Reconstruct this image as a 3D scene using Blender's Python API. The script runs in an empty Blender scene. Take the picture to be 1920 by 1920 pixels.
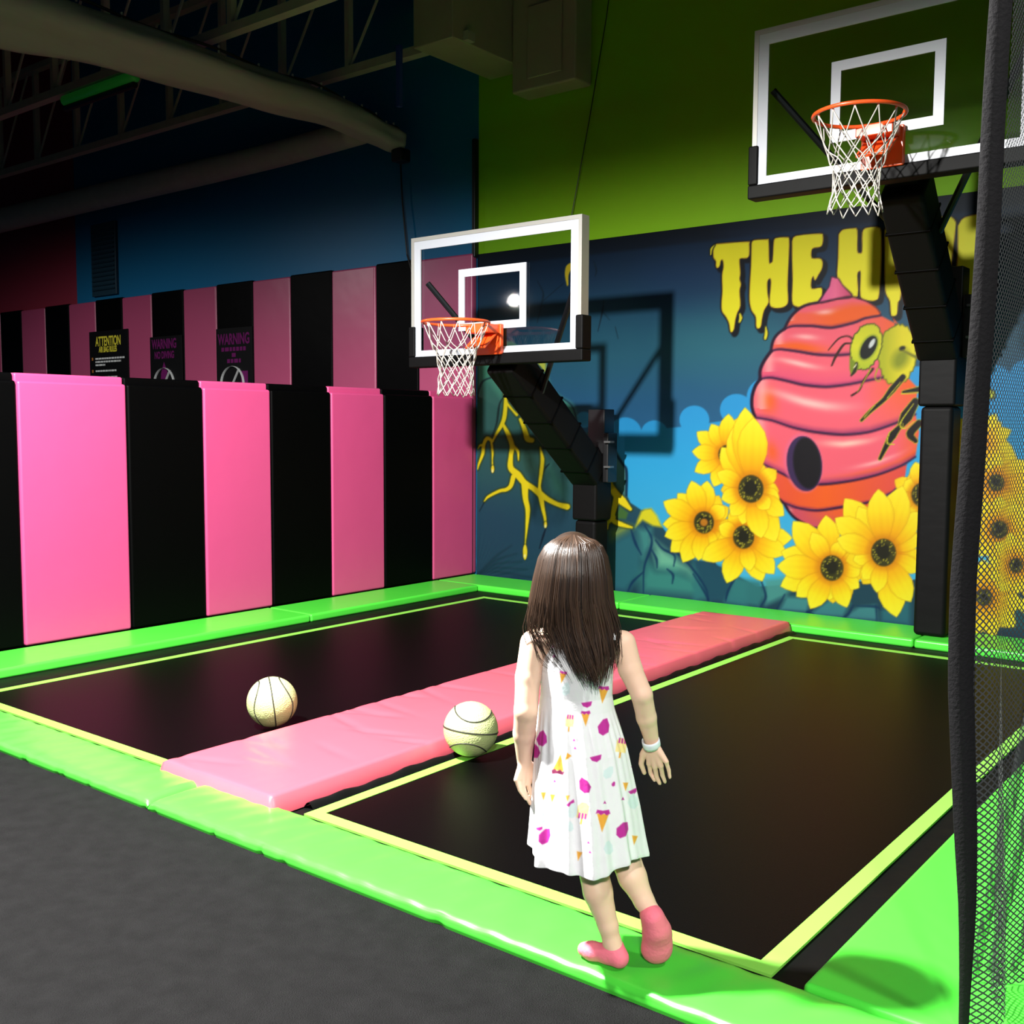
import bpy, bmesh, math, random
import numpy as np
from mathutils import Vector, Matrix
random.seed(7); rng = np.random.default_rng(7)
SC = bpy.context.scene
COL = SC.collection
PI = math.pi
# ------------------------------------------------------------------ camera
YAW, PITCH, ROLL, FPX = -0.667665, -0.0803183, 0.00483142, 1986.79
CAM = np.array([6.3122, -7.46596, 1.42])
_f = np.array([math.sin(YAW)*math.cos(PITCH), math.cos(YAW)*math.cos(PITCH), math.sin(PITCH)])
_r = np.array([math.cos(YAW), -math.sin(YAW), 0.0]); _u = np.cross(_r, _f)
CR = _r*math.cos(ROLL)+_u*math.sin(ROLL); CU = -_r*math.sin(ROLL)+_u*math.cos(ROLL); CF = _f
cd = bpy.data.cameras.new('camera'); cam = bpy.data.objects.new('camera', cd); COL.objects.link(cam)
cd.sensor_width = 36; cd.lens = FPX/1920*36; cd.clip_start = 0.05; cd.clip_end = 100
cam.matrix_world = Matrix([[CR[0], CU[0], -CF[0], CAM[0]], [CR[1], CU[1], -CF[1], CAM[1]], [CR[2], CU[2], -CF[2], CAM[2]], [0, 0, 0, 1]])
SC.camera = cam
# ------------------------------------------------------------------ world, lights, exposure
SC.view_settings.view_transform = 'Standard'; SC.view_settings.look = 'None'
SC.view_settings.exposure = 0.0; SC.view_settings.gamma = 1.0; SC.view_settings.use_curve_mapping = False
w = bpy.data.worlds.new('hall_air'); SC.world = w; w.use_nodes = True
w.node_tree.nodes['Background'].inputs[0].default_value = (0.9, 1.0, 0.95, 1)
w.node_tree.nodes['Background'].inputs[1].default_value = 0.012
def spot(name, loc, power, size, blend, col=(1, 1, 1), r=0.09, aim=(0, 0, -1)):
    l = bpy.data.lights.new(name, 'SPOT'); l.energy = power; l.spot_size = math.radians(size); l.spot_blend = blend
    l.color = col; l.shadow_soft_size = r
    o = bpy.data.objects.new(name, l); o.location = loc
    o.rotation_euler = Vector(aim).to_track_quat('-Z', 'Y').to_euler(); COL.objects.link(o); return o
spot('high_bay_lamp_main', (2.95, -6.45, 3.87), 3800, 178, 0.33, (1, .985, .95), .10)
spot('high_bay_lamp_side', (7.6, -5.6, 4.3), 420, 176, 0.5, (1, .98, .94), .14)
spot('added_fill_rear', (9.2, -11.5, 4.6), 2600, 176, .6, (1, .98, .94), .2)  # unseen soft fill added behind the camera to brighten the child and shadows
spot('high_bay_lamp_far', (-3.75, -8.5, 3.33), 220, 178, 0.4, (1, .98, .94), .07)
spot('high_bay_lamp_court', (-5.4, -4.2, 4.05), 250, 178, 0.35, (1, .97, .95), .25)
# ------------------------------------------------------------------ helpers
def lin(c):
    c = np.asarray(c, float)/255.0
    return np.where(c <= 0.04045, c/12.92, ((c+0.055)/1.055)**2.4)
def link(o, parent=None):
    COL.objects.link(o)
    if parent is not None: o.parent = parent
    return o
def tag(o, label=None, cat=None, group=None, kind=None):
    if label: o['label'] = label
    if cat: o['category'] = cat
    if group: o['group'] = group
    if kind: o['kind'] = kind
    return o
def empty(name, loc=(0, 0, 0), rz=0):
    o = bpy.data.objects.new(name, None); o.location = loc; o.rotation_euler = (0, 0, rz); o.empty_display_size = .1
    return link(o)
class MB:
    def __init__(s): s.v = []; s.f = []; s.m = []
    def add(s, vs, fs, mi=0):
        b = len(s.v); s.v += [tuple(map(float, p)) for p in vs]
        s.f += [tuple(b+i for i in f) for f in fs]; s.m += [mi]*len(fs); return s
    def box(s, x0, x1, y0, y1, z0, z1, mi=0):
        vs = [(x, y, z) for x in (x0, x1) for y in (y0, y1) for z in (z0, z1)]
        return s.add(vs, [(0, 1, 3, 2), (4, 6, 7, 5), (0, 4, 5, 1), (2, 3, 7, 6), (0, 2, 6, 4), (1, 5, 7, 3)], mi)
    def obox(s, c, ax, ay, az, mi=0):
        c, ax, ay, az = map(np.array, (c, ax, ay, az))
        vs = [c+a*ax+b*ay+d*az for a in (-1, 1) for b in (-1, 1) for d in (-1, 1)]
        return s.add(vs, [(0, 1, 3, 2), (4, 6, 7, 5), (0, 4, 5, 1), (2, 3, 7, 6), (0, 2, 6, 4), (1, 5, 7, 3)], mi)
    def tube(s, pts, rad, n=8, mi=0, caps=True, closed=False, flat=None):
        P = np.array(pts, float); m = len(P); R = np.full(m, rad) if np.isscalar(rad) else np.array(rad, float)
        T = np.gradient(P, axis=0) if not closed else (np.roll(P, -1, 0)-np.roll(P, 1, 0))
        T /= np.maximum(np.linalg.norm(T, axis=1, keepdims=True), 1e-9)
        up = np.array([0, 0, 1.0]) if abs(T[0][2]) < .9 else np.array([1.0, 0, 0])
        N = np.cross(T[0], up); N /= np.linalg.norm(N); rings = []
        for i in range(m):
            N = N-T[i]*(N@T[i]); N /= max(np.linalg.norm(N), 1e-9); B = np.cross(T[i], N)
            fl = 1 if flat is None else flat
            for k in range(n):
                a = 2*PI*k/n; rings.append(P[i]+R[i]*(math.cos(a)*N+fl*math.sin(a)*B))
        fs = []
        for i in range(m if closed else m-1):
            j = (i+1) % m
            for k in range(n): fs.append((i*n+k, i*n+(k+1) % n, j*n+(k+1) % n, j*n+k))
        if caps and not closed: fs += [tuple(range(n))[::-1], tuple((m-1)*n+k for k in range(n))]
        return s.add(rings, fs, mi)
    def grid(s, fn, nu, nv, mi=0, closed_u=False):
        vs = [fn(i/(nu if closed_u else nu-1), j/(nv-1)) for j in range(nv) for i in range(nu)]
        fs = []
        for j in range(nv-1):
            for i in range(nu if closed_u else nu-1):
                k = (i+1) % nu; fs.append((j*nu+i, j*nu+k, (j+1)*nu+k, (j+1)*nu+i))
        return s.add(vs, fs, mi)
    def mesh(s, name, mats, smooth=False):
        me = bpy.data.meshes.new(name); me.from_pydata(s.v, [], s.f); me.update()
        for m_ in (mats if isinstance(mats, (list, tuple)) else [mats]): me.materials.append(m_)
        me.polygons.foreach_set('material_index', s.m)
        if smooth: me.polygons.foreach_set('use_smooth', [True]*len(s.f))
        return me
    def build(s, name, mats, parent=None, smooth=False, bevel=0, seg=3):
        o = link(bpy.data.objects.new(name, s.mesh(name, mats, smooth)), parent)
        bm = bmesh.new(); bm.from_mesh(o.data); bmesh.ops.recalc_face_normals(bm, faces=bm.faces)
        if bevel: bmesh.ops.bevel(bm, geom=list(bm.edges), offset=bevel, segments=seg, affect='EDGES', profile=.5)
        if bevel:
            for f in bm.faces: f.smooth = True
        bm.to_mesh(o.data); bm.free()
        if bevel:
            md = o.modifiers.new('wn', 'WEIGHTED_NORMAL'); md.keep_sharp = False
        return o
def nodemat(name):
    m = bpy.data.materials.new(name); m.use_nodes = True
    return m, m.node_tree.nodes, m.node_tree.links, m.node_tree.nodes['Principled BSDF']
def mat(name, col, rough=.5, metal=0., spec=.5, bump=0., bscale=40., detail=4., var=0., vscale=8., stretch=None, emit=None, sheen=0, coat=0):
    m, N, L, b = nodemat(name)
    c = lin(col) if max(col) > 1.0001 else np.array(col)
    b.inputs['Base Color'].default_value = (*c, 1); b.inputs['Roughness'].default_value = rough
    b.inputs['Metallic'].default_value = metal; b.inputs['Specular IOR Level'].default_value = spec
    if coat: b.inputs['Coat Weight'].default_value = coat; b.inputs['Coat Roughness'].default_value = .15
    if sheen: b.inputs['Sheen Weight'].default_value = sheen
    if emit: b.inputs['Emission Color'].default_value = (*c, 1); b.inputs['Emission Strength'].default_value = emit
    if bump or var:
        tc = N.new('ShaderNodeTexCoord'); src = tc.outputs['Object']
        if stretch:
            mp = N.new('ShaderNodeMapping'); mp.inputs['Scale'].default_value = stretch; L.new(src, mp.inputs[0]); src = mp.outputs[0]
    if bump:
        n = N.new('ShaderNodeTexNoise'); n.inputs['Scale'].default_value = bscale; n.inputs['Detail'].default_value = detail; L.new(src, n.inputs['Vector'])
        bp = N.new('ShaderNodeBump'); bp.inputs['Strength'].default_value = bump; bp.inputs['Distance'].default_value = .02
        L.new(n.outputs[0], bp.inputs['Height']); L.new(bp.outputs[0], b.inputs['Normal'])
    if var:
        n2 = N.new('ShaderNodeTexNoise'); n2.inputs['Scale'].default_value = vscale; n2.inputs['Detail'].default_value = 3; L.new(src, n2.inputs['Vector'])
        mx = N.new('ShaderNodeMix'); mx.data_type = 'RGBA'
        mx.inputs[6].default_value = (*(c*(1-var)), 1); mx.inputs[7].default_value = (*np.minimum(c*(1+var), 1), 1)
        L.new(n2.outputs[0], mx.inputs[0]); L.new(mx.outputs[2], b.inputs['Base Color'])
    return m
G_PAD = mat('green_vinyl', (.068, .62, .045), .34, bump=.25, bscale=3.2, detail=2, stretch=(1, 1, 1))
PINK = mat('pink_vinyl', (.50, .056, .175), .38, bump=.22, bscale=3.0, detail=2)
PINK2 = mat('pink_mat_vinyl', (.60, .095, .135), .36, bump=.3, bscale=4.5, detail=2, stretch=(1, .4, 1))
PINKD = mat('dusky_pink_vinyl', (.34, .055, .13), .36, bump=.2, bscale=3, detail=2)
BLACKV = mat('black_vinyl', (.0005, .0005, .0006), .5, spec=.05, bump=.15, bscale=4, detail=2)
BLACKP = mat('black_padding', (.0022, .0022, .0024), .6, spec=.12, bump=.14, bscale=5, detail=2, stretch=(1, 1, 2))
BLACKM = mat('black_painted_steel', (.003, .003, .0035), .45)
MATB = mat('black_trampoline_mesh', (.0012, .001, .0011), .42, spec=.06, bump=.06, bscale=260, detail=2)
SKIRT = mat('black_spring_cover', (.0013, .0013, .0014), .6, spec=.15, bump=.35, bscale=6, detail=3)
STRIPE = mat('lime_webbing', (.22, .62, .07), .6)
CARPET = mat('charcoal_carpet', (.0125, .0123, .0128), .95, spec=.1, bump=.7, bscale=260, detail=5, var=.4, vscale=14)
WBLUE = mat('blue_wall_paint', (.009, .12, .26), .42, spec=.16, bump=.05, bscale=8)
WRED = mat('red_wall_paint', (.22, .02, .04), .5)
WGREEN = mat('lime_wall_paint', (.18, .40, .006), .6, spec=.2, bump=.06, bscale=6, stretch=(1, 1, 4))
DARKC = mat('dark_ceiling_paint', (.02, .02, .018), .8)
STEEL = mat('beige_painted_steel', (.30, .28, .22), .6, var=.15)
DUCT = mat('grey_duct_fabric', (.34, .32, .28), .8, bump=.5, bscale=3, detail=3, stretch=(3, .5, 2), var=.12, vscale=3)
BOXM = mat('beige_duct_metal', (.27, .24, .16), .6, var=.12, vscale=4)
WHITE = mat('white_paint', (.42, .44, .49), .4)
ALU = mat('silver_frame', (.40, .39, .36), .42, metal=.35)
ORANGE = mat('orange_rim_steel', (.80, .085, .012), .38, coat=.3)
CORD = mat('white_net_cord', (.46, .43, .39), .8)
BALLM = mat('pale_yellow_rubber', (.56, .62, .27), .5, bump=.25, bscale=160, detail=1)
SEAM = mat('ball_seam_black', (.03, .03, .02), .6)
WEB = mat('black_webbing', (.0085, .008, .009), .8, spec=.15, bump=.2, bscale=120)
SHEET = mat('navy_vinyl', (.014, .017, .03), .4)

def rbox(name, x0, x1, y0, y1, z0, z1, m, parent=None, bev=.015, seg=3):
    return MB().box(x0, x1, y0, y1, z0, z1).build(name, m, parent, bevel=bev, seg=seg)
def struct(o): o['kind'] = 'structure'; return o

# ------------------------------------------------------------------ the hall
YW = 0.03                                     # back wall face is y = 0.03, the vinyl and pads stand in front of it
fl = MB().add([(-14, -14, 0), (14, -14, 0), (14, .03, 0), (-14, .03, 0)], [(0, 1, 2, 3)])
struct(fl.build('floor', CARPET))
wb = MB()
wb.box(-14, -6.86, YW, YW+.2, 0, 7.2, 0); wb.box(-6.86, 0, YW, YW+.2, 0, 7.2, 1); wb.box(0, 14, YW, YW+.2, 0, 7.2, 2)
struct(wb.build('wall_back', [WRED, WBLUE, WGREEN]))
struct(MB().box(-14, 14, -14, .23, 7.2, 7.4).build('ceiling', DARKC))
struct(MB().box(-14.2, -14, -14, .23, 0, 7.2).build('wall_left', WBLUE))
struct(MB().box(14, 14.2, -14, .23, 0, 7.2).build('wall_right', WBLUE))
struct(MB().box(-.035, .005, -.03, YW, 2.95, 4.0).build('trim_1', BLACKM, bevel=.01))
# partition core
struct(MB().box(-.17, -.062, -6.6, -.07, 0, 1.66).build('wall_partition', BLACKM))

# ------------------------------------------------------------------ partition pads (front faces the trampolines, x = 0)
ys = [-6.07, -5.46, -4.87, -4.277, -3.545, -2.953, -2.36, -1.766, -1.176, -.584, -.035]
cols = ['pink', 'black', 'pink', 'black', 'pink', 'black', 'pink', 'black', 'pink', 'black']
cols = ['black', 'pink', 'black', 'pink', 'black', 'pink', 'black', 'pink', 'black', 'pink']
where = {1: 'pink padded partition panel out past the black panel at the far left', 2: 'black padded partition panel at the left edge carrying a navy sheet',
         3: 'widest and brightest pink padded panel of the low partition, at the left', 4: 'black padded partition panel between the widest pink panel and the second pink panel',
         5: 'second pink padded partition panel from the left, wrinkled, above the green pad seam', 6: 'black padded partition panel between the second and third pink panels',
         7: 'third pink padded partition panel from the left', 8: 'black padded partition panel left of the narrow dark pink corner panel',
         9: 'narrow dark pink partition panel in the corner beside the mural'}
for i in range(2, 10):
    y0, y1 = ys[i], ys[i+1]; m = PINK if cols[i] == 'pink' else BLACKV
    t = empty('partition_pad', (-.03, (y0+y1)/2, .06)); tag(t, where[i], 'wall pad', 'lower partition pads')
    h = (y1-y0)/2
    g = MB().box(-.03, .03, -h+.003, h-.003, 0, 1.625)
    g.build('cover', m, t, bevel=.018)
    MB().box(-.125, -.01, -h+.003, h-.003, 1.61, 1.672).build('top_flap', m, t, bevel=.014)
t = MB().box(.001, .012, -5.3, -4.50, .78, 1.60).build('hanging_sheet', SHEET, bevel=.004)
tag(t, 'flat navy vinyl sheet fixed on the black panel at the left edge', 'sheet')

# ------------------------------------------------------------------ upper wall pads behind the partition
xs = [0.0, -.684, -1.258, -1.889, -2.534, -3.154, -3.8, -4.426, -5.07, -5.70, -6.31, -6.95, -7.56, -8.2, -8.8, -9.45]
refs = ['pink wall pad in the corner seen through the left glass backboard', 'black wall pad whose top meets the left edge of the smaller backboard',
        'pink wall pad with a wide pale sheen, left of the pad at the backboard edge', 'black wall pad between the two shiny pink wall pads',
        'pink wall pad with a bright creased sheen, right of the rightmost warning sign', 'black wall pad carrying the rightmost purple warning sign',
        'pink wall pad between the two purple warning signs', 'black wall pad carrying the left purple warning sign',
        'pink wall pad right of the yellow attention sign', 'black wall pad carrying the yellow lettered attention sign',
        'pink wall pad left of the attention sign', 'black wall pad second from the left edge, behind the widest pink panel',
        'pink wall pad under the red wall paint, second pink from the left edge', 'black wall pad nearest the left edge of the picture', 'pink wall pad sliver at the left edge of the picture']
for i in range(15):
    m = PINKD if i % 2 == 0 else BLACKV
    x1, x0 = xs[i], xs[i+1]
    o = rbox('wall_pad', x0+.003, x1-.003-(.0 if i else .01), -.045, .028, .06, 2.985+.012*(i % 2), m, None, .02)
    tag(o, refs[i], 'wall pad', 'upper wall pads')

# ------------------------------------------------------------------ edge pads, beds, divider
PH = .06
def pad(x0, x1, y0, y1, h, label, group='green edge pads'):
    o = rbox('edge_pad', x0, x1, y0, y1, .0, h, G_PAD, None, .017, 4); tag(o, label, 'pad', group); return o
pad(.004, .48, -2.41, -.535, PH, 'green edge pad along the partition from its seam to the far corner')
pad(.004, .48, -5.02, -2.415, PH, 'green edge pad along the partition at the left edge of the picture')
pad(.004, 1.9, -.53, -.032, PH, 'green edge pad under the rock and honey part of the mural, in the corner')
pad(1.903, 4.16, -.53, -.032, PH, 'green edge pad under the sunflowers at the end of the pink mat')
pad(4.163, 5.31, -.53, -.032, PH, 'green edge pad at the foot of the right hoop post and behind the net')
def near_pad(x0, x1, label, seed):
    rr = random.Random(seed); n = max(int((x1-x0)/.008), 10); prof = [(-5.300, .0), (-5.303, .012), (-5.300, .027), (-5.288, .037), (-5.26, .042), (-5.16, .0445), (-5.08, .043), (-5.045, .038), (-5.035, .028), (-5.033, 0)]
    ph = [rr.uniform(0, 6) for _ in range(4)]
    dents = [(rr.uniform(x0, x1), rr.uniform(.008, .022), rr.uniform(.004, .010)) for _ in range(int((x1-x0)*3))]
    b = MB()
    def fn(u, v):
        j = v*(len(prof)-1); k = min(int(j), len(prof)-2); q = j-k
        y = prof[k][0]*(1-q)+prof[k+1][0]*q; z = prof[k][1]*(1-q)+prof[k+1][1]*q; x = x0+(x1-x0)*u
        e = sum(d*math.exp(-((x-c)/s)**2) for c, s, d in dents)
        wv = .0012*math.sin(38*x+ph[0]+14*y)+.001*math.sin(61*x+ph[1]-22*y)
        front = max(0, 1-v*3)
        y += e*front; z = max(z+(wv-.25*e*front if z > .02 else 0), 0)
        ed = min((x-x0), (x1-x))
        if ed < .03: z *= (.45+.55*math.sqrt(ed/.03))
        return (x, y, z)
    b.grid(fn, n+1, 28)
    for ee in (0, n):
        vs = [b.v[j*(n+1)+ee] for j in range(28)]; b.add(vs, [tuple(range(28))])
    o = b.build('edge_pad', G_PAD, None, smooth=True); tag(o, label, 'pad', 'green edge pads'); return o
near_pad(.42, 2.890, 'green front edge pad at the left, ending at the seam below the pink mat', 3)
near_pad(2.90, 6.0, 'long green front edge pad under the child at the bottom', 5)
pad(5.315, 5.82, -5.028, -3.0, .045, 'green edge pad right of the right bed, shadowed, at the foot of the net')
pad(5.315, 5.82, -2.995, -.035, .045, 'green edge pad right of the right bed, only seen through the net')

def trampoline(x0, x1, y0, y1, sx0, sx1, label, cy0=-5.03, cy1=-.533):
    t = empty('trampoline', ((x0+x1)/2, (y0+y1)/2, 0)); tag(t, label, 'trampoline', 'trampoline beds')
    ox, oy = (x0+x1)/2, (y0+y1)/2
    MB().add([(sx0-ox, cy0-oy, .004), (sx1-ox, cy0-oy, .004), (sx1-ox, cy1-oy, .004), (sx0-ox, cy1-oy, .004)], [(0, 1, 2, 3)]).build('spring_cover', SKIRT, t)
    w_ = .055
    MB().box(x0+w_-ox, x1-w_-ox, y0+w_-oy, y1-w_-oy, .006, .012).build('jump_mat', MATB, t)
    s = MB(); s.box(x0-ox, x0+w_-ox, y0-oy, y1-oy, .006, .014); s.box(x1-w_-ox, x1-ox, y0-oy, y1-oy, .006, .014)
    s.box(x0+w_-ox, x1-w_-ox, y0-oy, y0+w_-oy, .006, .014); s.box(x0+w_-ox, x1-w_-ox, y1-w_-oy, y1-oy, .006, .014)
    s.build('border_stripe', STRIPE, t)
    # folded spring cover along the gap
    return t
t1 = trampoline(.735, 2.78, -4.985, -.765, .482, 2.8, 'left trampoline bed with a ball on it, between the partition and the pink mat')
t2 = trampoline(3.40, 5.215, -4.985, -.735, 3.0, 5.312, 'right trampoline bed in front of the child')
b = MB()
def fold(u, v):
    y = -4.93+4.35*u; a = v*PI; return (3.333+.055*v, y, .006+.022*math.sin(a)+.004*math.sin(14*y)*math.sin(a)+.003*math.sin(37*y+3*v))
b.grid(fold, 120, 9); b.v = [(x-(3.40+5.215)/2, y-(-4.985-.735)/2, z) for x, y, z in b.v]
b.build('cover_fold', SKIRT, t2, smooth=True)
# pink divider mat: cushion with lateral creases
b = MB(); x0, x1, y0, y1, H = 2.628, 3.335, -5.085, -.535, .082
rr = random.Random(11); creases = [(rr.uniform(x0, x1), rr.uniform(y0, y1), rr.uniform(.06, .22), rr.uniform(.004, .009), rr.uniform(-.5, .5)) for _ in range(34)]
def dv(u, v):
    cx = [x0, x0, x0+.012]; x = x0+(x1-x0)*u; y = y0+(y1-y0)*v
    ex = min(x-x0, x1-x); ey = min(y-y0, y1-y); z = H*min(1, (min(ex, ey)/.022)**.3 if min(ex, ey) > 0 else 0)
    d = 0
    for cx, cy, L, a, sl in creases:
        dx, dy = x-cx, y-cy-sl*(x-cx)
        if abs(dy) < .1: d += a*math.exp(-(dy/.022)**2)*math.exp(-(dx/L)**2)
    if min(ex, ey) > .02: z -= d
    return (x, y, max(z, .009))
us = 48; vs_ = 260
b.grid(dv, us, vs_)
o = b.build('floor_mat', PINK2, None, smooth=True); tag(o, 'long pink padded mat dividing the two trampoline beds', 'mat')

# ------------------------------------------------------------------ mural: printed vinyl, painted per vertex
class Canvas:
    def __init__(s, px, py): s.x = px; s.y = py; s.c = np.zeros((len(px), 3))
    def blend(s, idx, a, col):
        if callable(col): col = col(s.x[idx], s.y[idx])
        col = np.asarray(col, float); s.c[idx] = s.c[idx]*(1-a[:, None])+col*a[:, None]
    def sd(s, pts, pad):
        P = np.array(pts, float)
        idx = np.nonzero((s.x > P[:, 0].min()-pad) & (s.x < P[:, 0].max()+pad) & (s.y > P[:, 1].min()-pad) & (s.y < P[:, 1].max()+pad))[0]
        X, Y = s.x[idx], s.y[idx]; d = np.full(len(idx), 1e9); ins = np.zeros(len(idx), bool)
        for i in range(len(P)):
            a, b = P[i], P[(i+1) % len(P)]; e = b-a
            t = np.clip(((X-a[0])*e[0]+(Y-a[1])*e[1])/max(e@e, 1e-9), 0, 1)
            d = np.minimum(d, np.hypot(X-a[0]-t*e[0], Y-a[1]-t*e[1]))
            if a[1] != b[1]:
                c = ((a[1] > Y) != (b[1] > Y)) & (X < (b[0]-a[0])*(Y-a[1])/(b[1]-a[1])+a[0]); ins ^= c
        return idx, np.where(ins, -d, d)
    def poly(s, pts, col, soft=1.3, alpha=1., grow=0.):
        idx, d = s.sd(pts, soft+grow+2)
        s.blend(idx, np.clip(.5-(d-grow)/(2*soft), 0, 1)*alpha, col)
    def stroke(s, pts, wid, col, soft=1.2, alpha=1.):
        P = smooth(pts, 6) if len(pts) > 2 else np.array(pts, float)
        W = np.interp(np.linspace(0, 1, len(P)), np.linspace(0, 1, len(np.atleast_1d(wid))), np.atleast_1d(wid)) if not np.isscalar(wid) else np.full(len(P), wid)
        p = max(W)+soft+2
        idx = np.nonzero((s.x > P[:, 0].min()-p) & (s.x < P[:, 0].max()+p) & (s.y > P[:, 1].min()-p) & (s.y < P[:, 1].max()+p))[0]
        X, Y = s.x[idx], s.y[idx]; d = np.full(len(idx), 1e9)
        for i in range(len(P)-1):
            a, b = P[i], P[i+1]; e = b-a; t = np.clip(((X-a[0])*e[0]+(Y-a[1])*e[1])/max(e@e, 1e-9), 0, 1)
            d = np.minimum(d, np.hypot(X-a[0]-t*e[0], Y-a[1]-t*e[1])-(W[i]*(1-t)+W[i+1]*t)/2)
        s.blend(idx, np.clip(.5-d/(2*soft), 0, 1)*alpha, col)
    def ell(s, cx, cy, rx, ry, ang, col, soft=1.3, alpha=1.):
        a = np.linspace(0, 2*PI, 40, endpoint=False); ca, sa = math.cos(ang), math.sin(ang)
        s.poly([(cx+rx*math.cos(t)*ca-ry*math.sin(t)*sa, cy+rx*math.cos(t)*sa+ry*math.sin(t)*ca) for t in a], col, soft, alpha)
def smooth(pts, k=6):
    P = np.array(pts, float); n = len(P); Q = np.vstack([2*P[0]-P[1], P, 2*P[-1]-P[-2]]); out = []
    for i in range(1, n):
        a, b, c, d = Q[i-1], Q[i], Q[i+1], Q[i+2]
        for t in np.arange(k)/k: out.append(.5*((2*b)+(-a+c)*t+(2*a-5*b+4*c-d)*t*t+(-a+3*b-3*c+d)*t**3))
    out.append(P[-1]); return np.array(out)
MX0, MX1, MZ0, MZ1, MY = .012, 5.75, .035, 2.975, 0.0
nu, nv = 720, 370
gx, gz = np.meshgrid(np.linspace(MX0, MX1, nu), np.linspace(MZ0, MZ1, nv))
gx = gx.ravel(); gz = gz.ravel()
D = np.stack([gx-CAM[0], np.full_like(gx, MY)-CAM[1], gz-CAM[2]], 1); dz = D @ CF
cv = Canvas(960+FPX*(D@CR)/dz, 960-FPX*(D@CU)/dz)          # artwork coordinates: the units the artwork was measured in
T2 = lambda pts: [(1280+a/3, 360+b/3) for a, b in pts]
TH = lambda pts: [(1320+a/4.8, 400+b/4.8) for a, b in pts]
T3 = lambda pts: [(880+a/3.6923, 780+b/3.6923) for a, b in pts]
T1 = lambda pts: [(880+a/3.6923, 380+b/3.6923) for a, b in pts]
T5 = lambda pts: [(880+a/4.175, 640+b/4.175) for a, b in pts]
T4 = lambda pts: [(1300+a/3.0968, 760+b/3.0968) for a, b in pts]
def ramp(v, stops):
    xs_ = [p[0] for p in stops]; C = np.array([p[1] for p in stops], float)
    return np.stack([np.interp(v, xs_, C[:, k]) for k in range(3)], -1)
# sky
cv.c[:] = ramp(gz, [(0, (45, 110, 150)), (1.25, (42, 100, 145)), (1.6, (38, 92, 130)), (2.0, (38, 92, 118)), (2.35, (28, 72, 100)), (2.65, (20, 50, 78)), (2.84, (14, 38, 62)), (2.87, (9, 24, 40)), (2.98, (8, 18, 30))])
for cx, cy, rx, ry, c, a in ((1370, 640, 120, 60, (48, 115, 125), .5), (1150, 650, 150, 60, (42, 100, 115), .45), (1300, 520, 90, 40, (20, 52, 90), .5), (960, 600, 80, 60, (25, 60, 80), .4), (1500, 440, 130, 20, (18, 48, 90), .4)):
    cv.ell(cx, cy, rx, ry, 0, c, 40, a)
# clouds and bright lower sky
BR = lambda x, y: ramp((y-760)/300, [(0, (46, 152, 214)), (.4, (50, 168, 224)), (1, (70, 180, 225))])
cl = [(1060, 815)]
for cx, cy, r in ((1095, 787, 16), (1172, 812, 31), (1227, 812, 25), (1302, 787, 28), (1381, 768, 31), (1440, 745, 40), (1520, 740, 45), (1620, 735, 45), (1720, 725, 40), (1800, 715, 40), (1868, 712, 28), (1925, 705, 32), (1990, 700, 35), (2070, 690, 40), (2160, 675, 42), (2260, 662, 48), (2370, 650, 50), (2480, 635, 55)):
    cv.ell(cx, cy, r, r*.95, 0, BR, 1.3)
cv.poly([(1060, 815), (1150, 812), (1280, 800), (1350, 790), (1500, 760), (1700, 740), (1880, 715), (2200, 670), (2800, 600), (2800, 1600), (1060, 1300)], BR, 1.5)
# branches and hairline cracks in the dark sky
for p in (T1([(860, 400), (880, 470), (870, 510)]), T1([(930, 680), (920, 760), (890, 890)]), T1([(920, 750), (970, 810)]), T1([(1010, 860), (1030, 940)]), T1([(470, 540), (510, 620), (505, 680), (470, 830)]), T1([(510, 680), (650, 560)]), T1([(430, 450), (400, 520)])):
    cv.stroke(p, [1, 3, 1], (12, 30, 42), 1.2, .8)
cv.stroke(T1([(722, 425), (690, 450), (675, 500), (680, 570)]), [9, 12, 7, 3], (225, 195, 40), 1.2)
# cliff
def cliffc(x, y):
    v = ramp((y-660)/440, [(0, (62, 128, 108)), (.25, (52, 100, 92)), (.5, (46, 88, 92)), (.7, (36, 74, 92)), (1, (30, 66, 84))]); return v
cliff = [(860, 668), (905, 640), (960, 640), (1000, 665)]+T1([(440, 1090), (520, 1190), (560, 1290), (640, 1350), (705, 1400), (735, 1480), (745, 1560)])+[(1100, 812)]+T1([(945, 1540), (985, 1590), (1010, 1700), (1060, 1790), (1085, 1850), (1085, 1990)])+T3([(1090, 545), (1115, 600), (1190, 650), (1260, 640), (1330, 760), (1420, 880), (1560, 1000), (1700, 1010)])+[(1345, 1060), (1420, 1100), (1560, 1090), (1700, 1090), (1830, 1060), (1900, 1080), (2200, 1090), (2800, 1120), (2800, 1700), (860, 1300)]
cv.poly(cliff, cliffc, 1.3)
edge = T1([(420, 1090), (500, 1200), (545, 1300), (620, 1370), (690, 1420), (710, 1500), (725, 1590)])
cv.stroke(edge, [26, 20, 16, 18, 22, 14], (74, 148, 134), 5, .85)
cv.stroke(T1([(455, 1085), (500, 1110), (520, 1170)]), [14, 16, 6], (205, 205, 70), 3, .9)
cv.stroke(T1([(530, 1240), (560, 1290)]), [6, 3], (205, 200, 60), 2, .9)
cv.stroke(T1([(445, 1085), (525, 1185), (562, 1290), (640, 1350), (705, 1400), (737, 1480), (745, 1560)]), 2.5, (16, 48, 70), 1.2)
cv.stroke(T1([(725, 1490), (738, 1540), (735, 1580)]), [3, 7, 3], (225, 190, 60), 1.5)
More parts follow.
